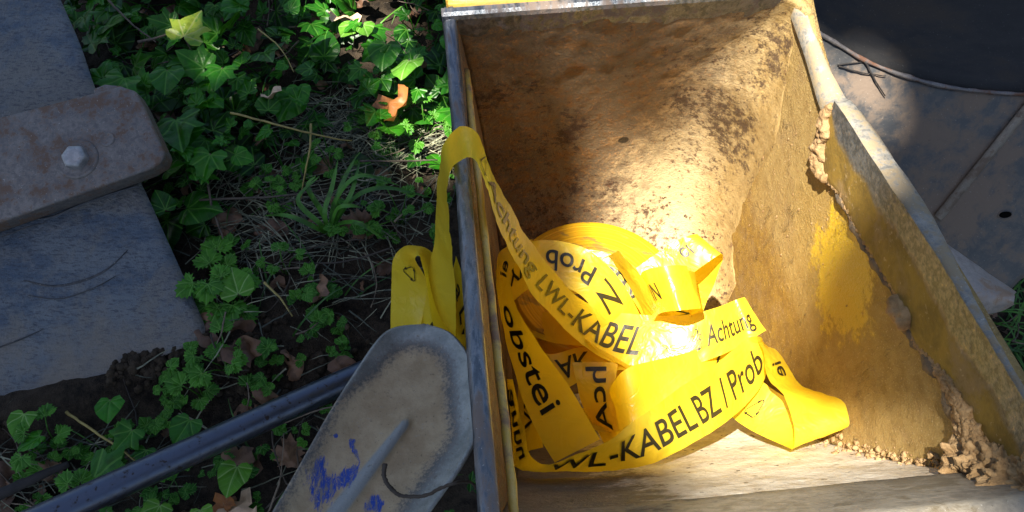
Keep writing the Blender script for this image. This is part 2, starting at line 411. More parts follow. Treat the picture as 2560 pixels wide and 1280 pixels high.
def mat_ground():
    n = N('ground_soil')
    a = n.noise(14, 6, .65); b = n.noise(90, 6, .7); f = n.noise(400, 3, .6)
    c = n.mix(n.ramp(b, .35, .65), (.010, .0075, .0055, 1), (.040, .029, .019, 1))
    c = n.mix(n.ramp(a, .45, .65, 0, .6), c, (.06, .044, .030, 1))
    c = n.mix(n.ramp(n.voro(260), .13, .08, 0, .6), c, (.10, .075, .05, 1))
    return n.done(n.bsdf(c, .95, 0, n.bump(n.math('ADD', b, f), 1, .004), spec=.2))
gnd = mesh('ground', vs, fs, mat_ground()); tag(gnd, 'dark crumbly soil under ivy and grass', 'ground', kind='structure')

# ================================================================ MAIN BUCKET
broot = empty('excavator_bucket', Wd(BC[0], BC[1], BC[2]), PSI)
tag(broot, 'rusty open trenching bucket with muddy yellow inside wall, holding a heap of yellow tape', 'bucket')
def latL(y, z): return 0.0 + 0.105*max(0, min(1, (-z-1.8)/1.3))**.8
def shell(l0, l1, prof, nx, amp=.0, lf=None):
    rows = []
    for (y, z) in prof:
        a = lf(y, z) if lf else l0
        rows.append([Wd(a+(l1-a)*k/nx, y, z) for k in range(nx+1)])
    return rows
# smooth concave corner at the right: fillet radius ~ .05 D
prof_f = [p for p in catmull(PROF0, 10)]
def fil(rows, prof, r=.045):
    out = []
    for row, (y, z) in zip(rows, prof):
        out.append(row)
    return out
split = next(i for i, p in enumerate(prof_f) if p[0] < 1.0 and p[1] > -3.15)
lipi = next(i for i, p in enumerate(prof_f) if p[0] < .315)
nx = 60
def disp(rows, amp, sc_=40):
    out = []
    for i, r in enumerate(rows):
        rr = []
        for j, p in enumerate(r):
            a = rows[min(i+1, len(rows)-1)][j]-rows[max(i-1, 0)][j]; b = r[min(j+1, len(r)-1)]-r[max(j-1, 0)]
            nn = b.cross(a).normalized()
            rr.append(p + nn*(amp*(noise.noise(p*sc_)+.5*noise.noise(p*sc_*2.7))))
        out.append(rr)
    return out
def shell_f(prof, nx, lf):
    rows = []
    for i, (y, z) in enumerate(prof):
        a_, b_ = prof[max(i-1, 0)], prof[min(i+1, len(prof)-1)]
        ty, tz = b_[0]-a_[0], b_[1]-a_[1]; L_ = math.hypot(ty, tz); ny, nz = tz/L_, -ty/L_      # inward normal
        s_ = max(.25, min(1, (-z-1.80)/.4)); s2 = max(0, min(1, (len(prof)-1-i)/14)); rr = .27*s_*s2+.004; row = []
        if ny > 0: ny, nz = -ny, -nz
        lo = lf(y, z)
        for k in range(nx-12+1): row.append(Wd(lo+(1-rr-lo)*k/(nx-12), y, z))
        for k in range(1, 13):
            q = k/12*math.pi/2; row.append(Wd(1-rr+rr*math.sin(q), y+ny*rr*(1-math.cos(q)), z+nz*rr*(1-math.cos(q))))
        rows.append(row)
    return rows
back = disp(shell_f(prof_f[:split+1], nx, latL), .0006, 60)
vs, fs = grid(back); o = mesh('back_plate', vs, [f[::-1] for f in fs], M['rust'], broot); solid(o, .008, -1)
o['label'] = 'rusty brown curved back plate'
flo = disp(shell(0, 1, prof_f[split:lipi+1], nx, lf=latL), .0006, 60)
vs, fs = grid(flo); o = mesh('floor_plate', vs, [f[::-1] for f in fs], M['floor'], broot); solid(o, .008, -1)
# cutting lip: proud of the floor by 4 mm
lp = prof_f[lipi-1:]
nl = Vector((0, .92, .39))
def Wn(l, y, z, dn):
    return Wd(l, y + nl.y*dn/D, z + nl.z*dn/D)
rows = [[Wn((latL(y, z))+(1-latL(y, z))*k/nx, y, z, .0035*(1 if i else .0)) for k in range(nx+1)] for i, (y, z) in enumerate(lp)]
y, z = lp[-1]; rows.append([Wn(k/nx, y-.01, z+.01, -.002) for k in range(nx+1)]); rows.append([Wn(k/nx, y-.02, z-.01, -.012) for k in range(nx+1)])
vs, fs = grid(disp(rows, .0007, 50)); o = mesh('cutting_edge', vs, [f[::-1] for f in fs], M['lip'], broot); solid(o, .010, -1)
# side walls: fan between rim line and profile
RIM = catmull(RIM0, 8)
def wallrows(lf, n_s=60, n_t=26):
    def samp(P, s):
        L = [0]
        for a, b in zip(P[:-1], P[1:]): L.append(L[-1]+math.dist(a, b))
        t = s*L[-1]
        for i in range(len(P)-1):
            if t <= L[i+1]+1e-9:
                k = (t-L[i])/(L[i+1]-L[i]+1e-12); return tuple(P[i][j]+(P[i+1][j]-P[i][j])*k for j in (0, 1))
        return P[-1]
    rows = []
    for i in range(n_s+1):
        a = samp(RIM, i/n_s); b = samp(prof_f, i/n_s)
        row = []
        for j in range(n_t+1):
            k = j/n_t; y = a[0]+(b[0]-a[0])*k; z = a[1]+(b[1]-a[1])*k
            row.append(Wd(lf(y, z), y, z))
        rows.append(row)
    return rows
def wl_r(y, z): return 1 + .0015*noise.noise(Vector((y*9, z*9, 1)))
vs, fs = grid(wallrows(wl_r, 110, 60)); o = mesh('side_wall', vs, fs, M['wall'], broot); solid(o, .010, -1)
o['label'] = 'right side wall, muddy yellow paint'
vs, fs = grid(wallrows(lambda y, z: latL(y, z)+.002, 60, 30)); o = mesh('side_wall', vs, [f[::-1] for f in fs], M['rust'], broot); solid(o, .010, -1)
o['label'] = 'left side wall seen almost edge-on'
# left rim bar
LR = catmull([(1.74, -1.79), (1.55, -1.82), (1.37, -1.815), (1.08, -1.72), (.75, -1.605), (.56, -1.55), (.2, -1.45), (.12, -1.43)], 6)
rows = []
for i, (y, z) in enumerate(LR):
    b0 = -.031 + .002*noise.noise(Vector((y*8, 0, 3)))
    sec = [(b0, -.06), (b0-.001, -.012), (b0+.006, -.001), (b0+.010, .001), (-.002, .002), (.004, -.004), (.006, -.012), (.006, -.05)]
    rows.append([Wd(a, y, z+b) for a, b in sec])
vs, fs = grid(rows, True); n_ = len(vs); fs += [tuple(range(8))[::-1], tuple(range(n_-8, n_))]
o = mesh('rim', vs, fs, M['rim'], broot)
# inner bead on the left wall (its yellow highlight line is put into the colour)
pts = [Wd(.022+.012*k/30+.002*noise.noise(Vector((k*.7, 2, 0))), 1.62-1.35*k/30, -1.93+.30*k/30) for k in range(31)]
vs, fs = tube_geo(pts, .0030, 8, .1); mesh('weld_bead', vs, fs, M['ypaint'], broot)  # yellow paint here stands for the highlight line on the bead
# corner bead between back plate and right wall
pts = [wallpt(*q) for q in catmull([(1975,20),(1925,105),(1862,190),(1815,290),(1790,390),(1778,480),(1776,560),(1786,660),(1800,740)], 8)]
pts = [p-LAT*.0012 for p in pts]
rad = [.0028*(1+.35*noise.noise(p*70)) for p in pts]
vs, fs = tube_geo(pts, rad, 8, .06); mesh('weld_bead', vs, fs, M['mud'], broot)['label'] = 'mud-filled corner seam beside the right wall'
# top edge of back plate and yellow cross tube behind it
rows = []
for k in range(41):
    l = -.035 + 1.05*k/40
    rows.append([Wd(l, y, z) for y, z in ((1.697, -1.80), (1.699, -1.785), (1.71, -1.78), (1.728, -1.782), (1.735, -1.86), (1.715, -1.90))])
vs, fs = grid(rows, True); n_ = len(vs); fs += [tuple(range(6))[::-1], tuple(range(n_-6, n_))]
mesh('top_lip', vs, fs, M['rim'], broot, smooth=False)
rows = []
for k in range(21):
    l = -.02 + .975*k/20
    rows.append([Wd(l, y, z) for y, z in ((1.80, -1.85), (1.732, -1.80), (1.745, -1.778), (1.98, -1.76), (2.0, -1.78), (2.0, -1.95))])
vs, fs = grid(rows, True); n_ = len(vs); fs += [tuple(range(6)), tuple(range(n_-6, n_))]
bevel(mesh('cross_tube', vs, fs, M['ypaint'], broot, smooth=False), .002)
# hanger ears on the tube (out of the frame, keep the bucket a bucket)
for l in (.3, .7):
    sec = [(1.76, -1.83), (1.76, -1.6), (1.82, -1.5), (1.92, -1.5), (1.98, -1.6), (1.98, -1.83)]
    vs = [Wd(l-.03, a, b) for a, b in sec]+[Wd(l+.03, a, b) for a, b in sec]
    fs = [tuple(range(6))[::-1], tuple(range(6, 12))]+[(i, (i+1) % 6, (i+1) % 6+6, i+6) for i in range(6)]
    mesh('hanger_ear', vs, fs, M['ypaint'], broot, smooth=False)
# right side cutter: thick plate inside the wall, from the ridge out to the rim
ridge = [(2066,300),(2052,380),(2060,440),(2100,490),(2135,560),(2180,640),(2235,730),(2262,800),(2290,860),(2330,910),(2362,960),(2385,1040),(2410,1110),(2425,1178)]
outer = [(2086,252),(2120,300),(2165,372),(2215,450),(2270,530),(2340,638),(2385,712),(2430,786),(2475,860),(2520,933),(2565,1008),(2610,1083),(2660,1166),(2700,1236)]
rr = catmull(ridge, 6); oo = catmull(outer, 6); rows = []
for (a, b), (c, d) in zip(rr, oo):
    wob = 2.5*noise.noise(Vector((a*.03, b*.03, 0)))
    row = [wallpt(a+wob-7, b+wob, .001)]
    for k in range(17):
        q = k/16; row.append(wallpt(a+wob+(c-a)*q, b+(d-b)*q, .016))
    rows.append(row)
vs, fs = grid(rows)
def mat_cutter():
    n = N('side_cutter_paint')
    e = n.attr('edge')
    mid = n.noise(40, 7, .7, dist=.3); fine = n.noise(230, 4, .65)
    c = n.mix(n.ramp(mid, .36, .62), (.13, .080, .012, 1), (.21, .13, .018, 1))
    c = n.mix(n.ramp(n.noise(22, 6, .7), .50, .64, 0, .75), c, (.20, .13, .06, 1))
    k = n.ramp(n.math('ADD', e, n.math('MULTIPLY', n.math('SUBTRACT', mid, .5), .35)), .52, .66)
    c = n.mix(k, c, n.mix(n.ramp(fine, .4, .6), (.075, .085, .09, 1), (.15, .16, .165, 1)))
    c = n.mix(n.ramp(fine, .62, .7, 0, .5), c, (.40, .30, .18, 1))
    nr = n.bump(n.math('ADD', mid, n.math('MULTIPLY', fine, .6)), .6, .002)
    return n.done(n.bsdf(c, n.ramp(k, 0, 1, .7, .42), n.ramp(k, 0, 1, 0, .5), nr))
att = []
for _ in rows: att += [0]+[k/16 for k in range(17)]
o = mesh('side_cutter', vs, [f[::-1] for f in fs], mat_cutter(), broot, attr={'edge': att})
# rim top face of the right wall, widening into the cutter's back
inn = [(1990,-12),(2035,110),(2074,238),(2100,268),(2165,368),(2270,528),(2340,636),(2430,784),(2520,931),(2610,1081),(2700,1234)]
wid = [10, 14, 44, 50, 58, 60, 50, 32, 24, 22, 20]
ii = catmull([(a, b, c) for (a, b), c in zip(inn, wid)], 8); rows = []
for (a, b, c) in ii:
    p = wallpt(a, b); t = (p-ORI).length
    # width across in metres from its size in the photograph at that distance
    wm = c / F * ((p-ORI).dot(Vector((0, math.sin(TH), -math.cos(TH)))))*.95
    nz = .0016*noise.noise(p*45)+.0008*noise.noise(p*120)
    q = [p + LAT*(-.004) + Vector((0, 0, -.014)), p + LAT*(-.0045) + Vector((0, 0, -.002+nz)), p + LAT*(.0) + Vector((0, 0, .001+nz)),
         p + LAT*(wm*.4) + Vector((0, 0, .0015+nz*1.6)), p + LAT*(wm*.75) + Vector((0, 0, .001-nz)), p + LAT*(wm+nz*.6) + Vector((0, 0, -.002)), p + LAT*(wm+.001) + Vector((0, 0, -.03))]
    rows.append(q)
vs, fs = grid(rows); o = mesh('rim', vs, fs, M['edge_dirt'], broot); o['label'] = 'sunlit dusty right rim'
# weld ridge crusted with dirt
def lumpy(path, rad_fn, inset, name, lab, mt='mud', flat=.7, seed=0):
    P = catmull(path, 9); rows = []
    for i, (x, y) in enumerate(P):
        q = i/(len(P)-1); c = wallpt(x, y, inset); c2 = wallpt(*P[min(i+1, len(P)-1)], inset); c0 = wallpt(*P[max(i-1, 0)], inset)
        d = (c2-c0).normalized(); sd = d.cross(LAT).normalized(); row = []
        for k in range(20):
            a = 2*math.pi*k/20; o_ = sd*math.cos(a)+LAT*math.sin(a)*flat; p = c+o_*rad_fn(q)
            f_ = 1+.9*noise.noise(p*75+Vector((seed, 0, 0)))+.45*noise.noise(p*190)+.22*noise.noise(p*420)
            row.append(c+o_*rad_fn(q)*max(.15, f_))
        rows.append(row)
    vs, fs = grid(rows, True); n_ = len(vs); fs += [tuple(range(20))[::-1], tuple(range(n_-20, n_))]
    o = mesh(name, vs, fs, M[mt], broot); o['label'] = lab; return o
def crust(path, rad_fn, inset_fn, name, parent, mt, dens=3, lab=None, sz=.6):
    parts = []
    P = catmull(path, dens)
    for i, (x, y) in enumerate(P):
        s = i/(len(P)-1); r0 = rad_fn(s)
        for k in range(7):
            r_ = r0*random.uniform(.3, .95)
            c = wallpt(x+random.uniform(-1, 1)*r0*1500, y+random.uniform(-1, 1)*r0*1500, inset_fn(s))
            bm = bmesh.new(); bmesh.ops.create_icosphere(bm, subdivisions=3, radius=1)
            off = Vector((random.random()*50, i, k))
            vv = []
            for v in bm.verts:
                q = v.co.copy(); dd = .8+.5*noise.noise(q*1.5+off)+.35*noise.noise(q*3.5+off)+.22*noise.noise(q*8+off)
                q = q*dd*r_; q = LAT*q.x*sz + FWD*q.y*1.1 + Vector((0, 0, q.z*1.2)); vv.append(c+q)
            ff = [tuple(v.index for v in f.verts) for f in bm.faces]; bm.free(); parts.append((vv, ff))
    v, f = merge(parts); o = mesh(name, v, f, mt, parent)
    if lab: o['label'] = lab
    return o
crust(ridge, lambda s: .0022+.003*max(0, s-.5), lambda s: .014, 'dirt_ridge', broot, M['mud'], 5, 'broken ridge of dirt and weld along the side cutter', .5)
lumpy([(2078,262),(2066,290),(2062,318),(2058,340),(2050,370),(2040,395),(2044,412),(2060,440),(2066,452)], lambda q: .0030+.0052*math.sin(math.pi*q)**.6, .016, 'mud_lump', 'long pale lump of mud near the rim', flat=.9)
lumpy([(2236,738),(2246,765),(2262,795),(2272,822)], lambda q: .0022+.0055*math.sin(math.pi*q)**.6, .018, 'mud_lump', 'smooth lump of mud on the middle of the ridge', flat=.8, seed=4)
lumpy(ridge, lambda q: .0032+.0016*q, .006, 'weld_bead', 'ragged bead of weld and dirt along the side cutter', mt='ridge', flat=.8, seed=8)
crust([(2310,880),(2345,920),(2370,960),(2395,1010),(2420,1060),(2440,1110),(2450,1150)], lambda s: .0032+.005*s, lambda s: .010+.016*s, 'dirt_ridge', broot, M['mud'], 5, 'crumbly dirt widening down the ridge', .7)
# small specks of mud on the right wall, thrown together in one crust
parts = []
for i in range(170):
    x = random.uniform(1800, 2200); y = random.gauss(360, 190)
    if tsurf(x, y) > 1.0/ray(x, y).dot(LAT)+1e-4 or y < -20 or x > 1960+y*.25: continue
    c = wallpt(x, y, 0.0); r_ = random.uniform(.0004, .0011)
    if random.random() < .12: r_ *= 1.8
    bm = bmesh.new(); bmesh.ops.create_icosphere(bm, subdivisions=1, radius=1)
    vv = [c + (LAT*v.co.x*.6+FWD*v.co.y*.9+Vector((0, 0, v.co.z*2.2)))*r_*(1+.3*random.uniform(-1, 1)) for v in bm.verts]
    ff = [tuple(v.index for v in f.verts) for f in bm.faces]; bm.free(); parts.append((vv, ff))
v, f = merge(parts); o = mesh('mud_specks', v, f, M['mud'], broot); tag(o, kind='stuff')
# loose mud pile in the front right corner and crumbs along the seam
def mudpile():
    bm = bmesh.new(); parts = []
    base = [(2400,1150),(2440,1165),(2480,1190),(2530,1205),(2560,1225),(2420,1185),(2460,1205),(2500,1215),(2445,1120),(2600,1240),(2385,1190)]
    for x, y, r0 in ((2418,1150,.011),(2440,1168,.014),(2470,1186,.016),(2510,1200,.017),(2550,1212,.018),(2600,1228,.018),(2432,1118,.009),(2420,1085,.007),(2405,1050,.0055),(2395,1178,.008),(2455,1145,.011),(2500,1172,.012)):
        t = min(tsurf(x, y), 1/ray(x, y).dot(LAT)); c = At(x, y, t-.012)
        b2 = bmesh.new(); bmesh.ops.create_icosphere(b2, subdivisions=5, radius=1); vv = []
        for v in b2.verts:
            p = c+v.co*r0; d_ = .9+.9*noise.noise(p*65)+.55*noise.noise(p*150)+.40*noise.noise(p*330)+.2*noise.noise(p*700)
            vv.append(c+v.co*r0*max(.2, d_))
        ff = [tuple(v.index for v in f.verts) for f in b2.faces]; b2.free(); parts.append((vv, ff))
    for i in range(700):
        x, y = random.choice(base); x += random.gauss(0, 30); y += random.gauss(0, 12)
        t = min(tsurf(x, y), 1/ray(x, y).dot(LAT))-.004-random.random()*.03
        c = At(x, y, t); r_ = .0006+.0030*random.random()**3
        b2 = bmesh.new(); bmesh.ops.create_icosphere(b2, subdivisions=2, radius=1)
        vv = [c+v.co*r_*max(.2, 1+.9*noise.noise(c*900+v.co*1.7)) for v in b2.verts]
        ff = [tuple(v.index for v in f.verts) for f in b2.faces]; b2.free(); parts.append((vv, ff))
    return merge(parts)
v, f = mudpile(); tag(mesh('mud_pile', v, f, M['mud']), 'crumbly pile of dry brown mud in the front corner of the bucket', 'mud')
parts = []
for i in range(300):
    s = random.random(); P = [(1960,1072),(2060,1100),(2150,1128),(2250,1150),(2350,1172),(2390,1180)]
    k = s*(len(P)-1); a = int(min(k, len(P)-2)); k -= a
    x = P[a][0]+(P[a+1][0]-P[a][0])*k + random.gauss(0, 14); y = P[a][1]+(P[a+1][1]-P[a][1])*k + random.gauss(-2, 9)
    t = tsurf(x, y)-.002; c = At(x, y, t); r_ = .0007+.0032*random.random()**3
    if a == 4: r_ *= 1.7
    b2 = bmesh.new(); bmesh.ops.create_icosphere(b2, subdivisions=2, radius=1); off = Vector((i*1.7, 4, 0))
    vv = [c+v.co*max(.2, 1+.9*noise.noise(v.co*1.8+off))*r_*.8 for v in b2.verts]; ff = [tuple(v.index for v in f.verts) for f in b2.faces]; b2.free(); parts.append((vv, ff))
v, f = merge(parts); tag(mesh('mud_crumbs', v, f, M['mud']), 'small crumbs of mud strewn along the seam of floor and side wall', 'mud', kind='stuff')

# ================================================================ TAPE
TW = .182                                                       # tape width in D
troot = empty('warning_tape', At(1490, 800, tsurf(1490, 800)-.02)); tag(troot, 'unrolled yellow cable warning tape lying tangled in the bucket, one loop hanging over its rim', 'warning tape')
def station3d(st):
    ax, ay, bx, by, o, s = st
    mx, my = (ax+bx)/2, (ay+by)/2; t = tau(mx, my, o)
    d = math.hypot(ax-bx, ay-by)*t/F
    dl = math.sqrt(max(0, TW*TW-d*d))*s
    ta, tb = t+dl/2, t-dl/2
    if o < 1 or mx > 1245:
        ta = min(ta, tsurf(ax, ay)-.02); tb = min(tb, tsurf(bx, by)-.02)
    return At(ax, ay, ta), At(bx, by, tb)
def crease(p, nn):
    return nn*(.0018*noise.noise(p*26) + .0009*abs(noise.noise(p*60)) + .0004*noise.noise(p*150))
class Ribbon:
    def __init__(s, sts, n=14):
        S = [station3d(x) for x in sts]
        Pp = catmull([tuple(a)+tuple(b) for a, b in S], n)
        s.n = n
        s.A = [Vector(p[:3]) for p in Pp]; s.B = [Vector(p[3:]) for p in Pp]
        s.L = [0.0]
        for i in range(1, len(s.A)):
            s.L.append(s.L[-1] + ((s.A[i]+s.B[i])/2-(s.A[i-1]+s.B[i-1])/2).length)
    def at(s, u, v):
        L = s.L; i = 0
        lo, hi = 0, len(L)-2
        while lo < hi:
            mid = (lo+hi+1)//2
            if L[mid] <= u: lo = mid
            else: hi = mid-1
        i = lo; k = (u-L[i])/(L[i+1]-L[i]+1e-9)
        a = s.A[i].lerp(s.A[i+1], k); b = s.B[i].lerp(s.B[i+1], k)
        p = b.lerp(a, v)
        nn = (s.A[i+1]+s.B[i+1]-s.A[i]-s.B[i]).cross(s.A[i]-s.B[i]).normalized()
        return p + crease(p, nn), nn
    def u_of(s, station): 
        k = station*s.n; i = int(min(k, len(s.L)-2)); return s.L[i]+(s.L[i+1]-s.L[i])*(k-i)
    def build(s, m=15):
        rows = []; uv = []
        for i, (a, b) in enumerate(zip(s.A, s.B)):
            i_ = min(i, len(s.A)-2); tn = -(s.A[i_+1]+s.B[i_+1]-s.A[i_]-s.B[i_]).cross(s.A[i_]-s.B[i_]).normalized()
            rows.append([b.lerp(a, k/(m-1)) + crease(b.lerp(a, k/(m-1)), -tn) for k in range(m)])
            uv += [(s.L[i], k/(m-1)) for k in range(m)]
        vs, fs = grid(rows)
        o = mesh('loose_strand', vs, fs, M['tape'], troot, uv=uv)
        return o
def text_mesh(body, bold=.010):
    cu = bpy.data.curves.new('t', 'FONT'); cu.body = body; cu.size = 1; cu.resolution_u = 4; cu.offset = bold
    ob = bpy.data.objects.new('t', cu); col.objects.link(ob)
    dg = bpy.context.evaluated_depsgraph_get(); me = bpy.data.meshes.new_from_object(ob.evaluated_get(dg))
    bpy.data.objects.remove(ob); bm = bmesh.new(); bm.from_mesh(me); bpy.data.meshes.remove(me)
    x1 = max(v.co.x for v in bm.verts); x0 = min(v.co.x for v in bm.verts)
    k = x0
    while k < x1:
        bmesh.ops.bisect_plane(bm, geom=bm.verts[:]+bm.edges[:]+bm.faces[:], plane_co=(k, 0, 0), plane_no=(1, 0, 0)); k += .09
    for q in (.0, .25, .5):
        bmesh.ops.bisect_plane(bm, geom=bm.verts[:]+bm.edges[:]+bm.faces[:], plane_co=(0, q, 0), plane_no=(0, 1, 0))
    V = [(v.co.x-x0, v.co.y) for v in bm.verts]; bm.verts.index_update()
    Fc = [tuple(v.index for v in f.verts) for f in bm.faces]; bm.free()
    return V, Fc, x1-x0
def recycle_mesh():
    V = []; Fc = []
    pts = [Vector((math.cos(R(90+120*i)), math.sin(R(90+120*i)))) for i in range(3)]
    def q(a, b, w):
        d = (b-a).normalized(); nn = Vector((-d.y, d.x))*w/2; k = len(V)
        V.extend([tuple(a+nn), tuple(b+nn), tuple(b-nn), tuple(a-nn)]); Fc.append((k, k+1, k+2, k+3))
    for i in range(3):
        a, b = pts[i], pts[(i+1) % 3]
        q(a.lerp(b, .14), a.lerp(b, .74), .09); e = a.lerp(b, .90)
        d = (b-a).normalized(); nn = Vector((-d.y, d.x)); k = len(V)
        V.extend([tuple(a.lerp(b, .68)+nn*.16), tuple(e), tuple(a.lerp(b, .68)-nn*.16)]); Fc.append((k, k+1, k+2))
        q(a.lerp(b, .14), (a.lerp(pts[(i+2) % 3], .12)), .09)
    return V, Fc
TEXT_CACHE = {}
def put_text(rb, strand, body, s0, s1, up=1, cap=.5, vc=.5, ink='ink', fit=True):
    """print letters from station s0 to s1 (reading direction); up=+1 means letter tops toward edge A."""
    if body == '@':
        V, Fc = recycle_mesh(); V = [((x+.87), (y+.5)*.49) for x, y in V]; L_ = 1.74
    else:
        V, Fc, L_ = text_mesh(body)
    u0, u1 = rb.u_of(s0), rb.u_of(s1); cap_h = .73
    W = TW*D; sc_y = cap*W/cap_h if body != '@' else cap*W/.73
    out = []; fac = []
    for side in (1, -1):
        k = len(out)
        for x, y in V:
            u = u0+(u1-u0)*x/L_; v = vc + up*(y-cap_h/2)*sc_y/W
            p, nn = rb.at(max(0, min(rb.L[-1], u)), max(.01, min(.99, v)))
            out.append(p+nn*(.0008*side))
        fac += [tuple(i+k for i in f) for f in Fc]
    o = mesh('printed_lettering', out, fac, M[ink], None, smooth=False)
    o.location = (0, 0, 0); c = sum(out, Vector())/len(out); zmin = min(p.z for p in out); c.z = zmin
    mi_ = wmat(strand).inverted()
    for vtx in o.data.vertices: vtx.co = mi_ @ (vtx.co + c)
    o.parent = strand
    return o
# --- strand A: outside loop, over the rim, down across the heap, then up to the right wall
A = [(1040,905,1150,925,2.95,.9),(1048,840,1140,850,2.86,.9),(1068,720,1140,735,2.70,.9),(1084,610,1131,625,2.55,.95),(1093,520,1122,535,2.38,1),(1098,430,1119,452,2.20,1),(1106,362,1138,412,2.07,1),
     (1150,318,1166,393,1.93,1),(1190,334,1190,402,1.92,1),(1212,385,1207,440,1.97,1),(1240,455,1226,500,2.06,1),(1283,530,1255,582,2.17,1),(1328,607,1290,660,2.32,1),
     (1378,672,1330,732,2.45,.9),(1440,738,1390,800,2.55,.8),(1505,775,1455,862,2.60,.7),(1580,785,1530,905,2.62,.5),(1660,790,1622,915,2.62,.4),(1730,785,1722,912,2.60,.4),(1790,770,1810,885,2.56,.4),(1838,750,1874,850,2.50,.4),(1862,742,1915,826,2.52,.4)]
# --- strand B: torn end against the left wall, along the bottom and up to the right
B = [(1284,948,1264,948,2.62,-1),(1296,1010,1267,1030,2.58,-1),(1312,1080,1272,1100,2.48,-1),(1325,1135,1284,1160,2.36,-.9),(1370,1160,1325,1177,2.27,-.8),(1440,1135,1410,1178,2.22,-.8),
     (1525,1096,1510,1177,2.20,-.7),(1590,1048,1612,1164,2.22,-.5),(1650,1005,1706,1122,2.25,-.3),(1710,962,1770,1085,2.30,-.3),(1770,925,1822,1049,2.34,-.3),(1828,877,1868,1008,2.38,-.3),(1868,846,1905,960,2.40,-.3),(1900,842,1925,900,2.42,-1),(1912,856,1920,870,2.47,-1)]
# --- strand C: right hand loop
C = [(1890,846,1898,862,2.46,-1),(1908,880,1938,872,2.42,-1),(1912,920,1965,902,2.38,-1),(1926,955,2000,962,2.34,-.9),(1960,988,2060,985,2.30,-.6),(1980,1040,2105,1000,2.26,-.3),(1988,1085,2121,1035,2.23,-.2),(1984,1122,2120,1066,2.24,0),
     (1960,1112,2095,1062,2.30,.2),(1900,1088,2010,1020,2.38,.2),(1850,1058,1935,975,2.44,.2),(1815,1030,1880,935,2.50,.2),(1770,1000,1820,900,2.56,.2)]
# --- strand E: broad band down the left side
E_ = [(1330,600,1345,640,2.72,.9),(1285,607,1310,640,2.66,.9),(1247,630,1285,665,2.62,1),(1240,680,1276,700,2.58,1),(1246,760,1292,770,2.54,1),(1270,868,1345,855,2.50,.9),(1303,990,1405,940,2.46,.6),(1350,1095,1455,1020,2.42,.4),(1386,1156,1500,1098,2.38,.2)]
# --- strand F: arcs over the roll (mirrored / upside down print)
F_ = [(1262,640,1275,760,2.70,.5),(1300,612,1325,720,2.68,.4),(1370,600,1375,705,2.66,.4),(1450,615,1420,720,2.64,.4),(1510,655,1460,745,2.62,.4),(1560,715,1490,790,2.62,.4),(1600,790,1510,840,2.66,.4),(1620,860,1530,880,2.74,.4)]
# --- strand P: under F, a second arc with print
P_ = [(1395,640,1400,740,2.92,.3),(1480,625,1455,735,2.90,.3),(1560,650,1520,750,2.88,.3),(1620,700,1560,780,2.86,.3),(1665,780,1580,820,2.88,.3)]
# --- strand H: bright curl in the sun
Hh = [(1660,745,1690,830,2.78,.2),(1600,730,1640,815,2.70,.2),(1600,690,1642,790,2.58,.3),(1618,674,1662,780,2.48,.3),(1665,665,1700,776,2.42,.3),(1715,664,1745,772,2.46,.3),(1735,685,1750,775,2.56,.8),(1700,720,1725,790,2.66,.6)]
# --- strand I: loop up and to the right
I_ = [(1590,670,1640,760,2.62,.2),(1650,628,1705,705,2.60,.2),(1690,603,1752,668,2.58,.3),(1726,588,1800,636,2.57,.3),(1745,592,1808,645,2.63,.3),(1720,650,1800,668,2.68,.5),(1690,700,1785,712,2.72,.3),(1670,745,1768,750,2.74,.3),(1660,800,1750,800,2.76,.3)]
# --- strand J: 'AK' mirrored piece
J_ = [(1320,870,1350,940,2.70,.5),(1380,885,1410,970,2.66,.5),(1450,868,1470,942,2.66,.7),(1530,870,1550,925,2.68,.9),(1610,880,1620,930,2.70,.9)]
# --- strand K: short curl under A
K_ = [(1300,760,1310,830,2.86,.5),(1340,775,1345,845,2.80,.5),(1400,790,1400,860,2.74,.5),(1470,820,1480,872,2.70,.8),(1550,870,1560,912,2.66,.9)]
# --- strand Q: vertical greenish piece in the shade
Q_ = [(1430,905,1545,905,2.62,.2),(1440,950,1540,945,2.60,.2),(1455,1010,1535,1000,2.58,.6),(1490,1075,1545,1060,2.56,.9),(1520,1130,1565,1110,2.54,.9)]
# --- strand M: big band curving round at the bottom middle
M_ = [(1880,830,1870,900,2.70,.6),(1800,850,1810,945,2.62,.5),(1720,880,1740,985,2.54,.4),(1640,900,1660,1040,2.50,.3),(1570,920,1600,1070,2.47,.3),(1530,960,1560,1078,2.50,.4),(1517,1010,1535,1080,2.56,.8),(1530,1060,1560,1090,2.62,.9)]
R_ = [(1290,900,1340,960,2.72,.7),(1296,990,1350,1010,2.68,.8),(1298,1060,1352,1060,2.62,.9),(1312,1130,1356,1118,2.54,.9)]
S_ = [(1520,640,1548,625,2.66,1),(1558,690,1588,672,2.62,1),(1590,745,1622,728,2.60,1),(1618,800,1650,782,2.62,1)]
T_ = [(1385,770,1395,800,2.70,1),(1440,800,1445,835,2.66,1),(1500,850,1500,880,2.64,1),(1570,880,1580,925,2.66,1),(1650,880,1665,960,2.68,.8)]
U_ = [(1350,930,1365,975,2.74,.9),(1400,990,1415,1035,2.72,.9),(1470,1020,1470,1070,2.68,.9),(1560,1010,1545,1080,2.60,.9),(1620,960,1620,1040,2.60,.9)]
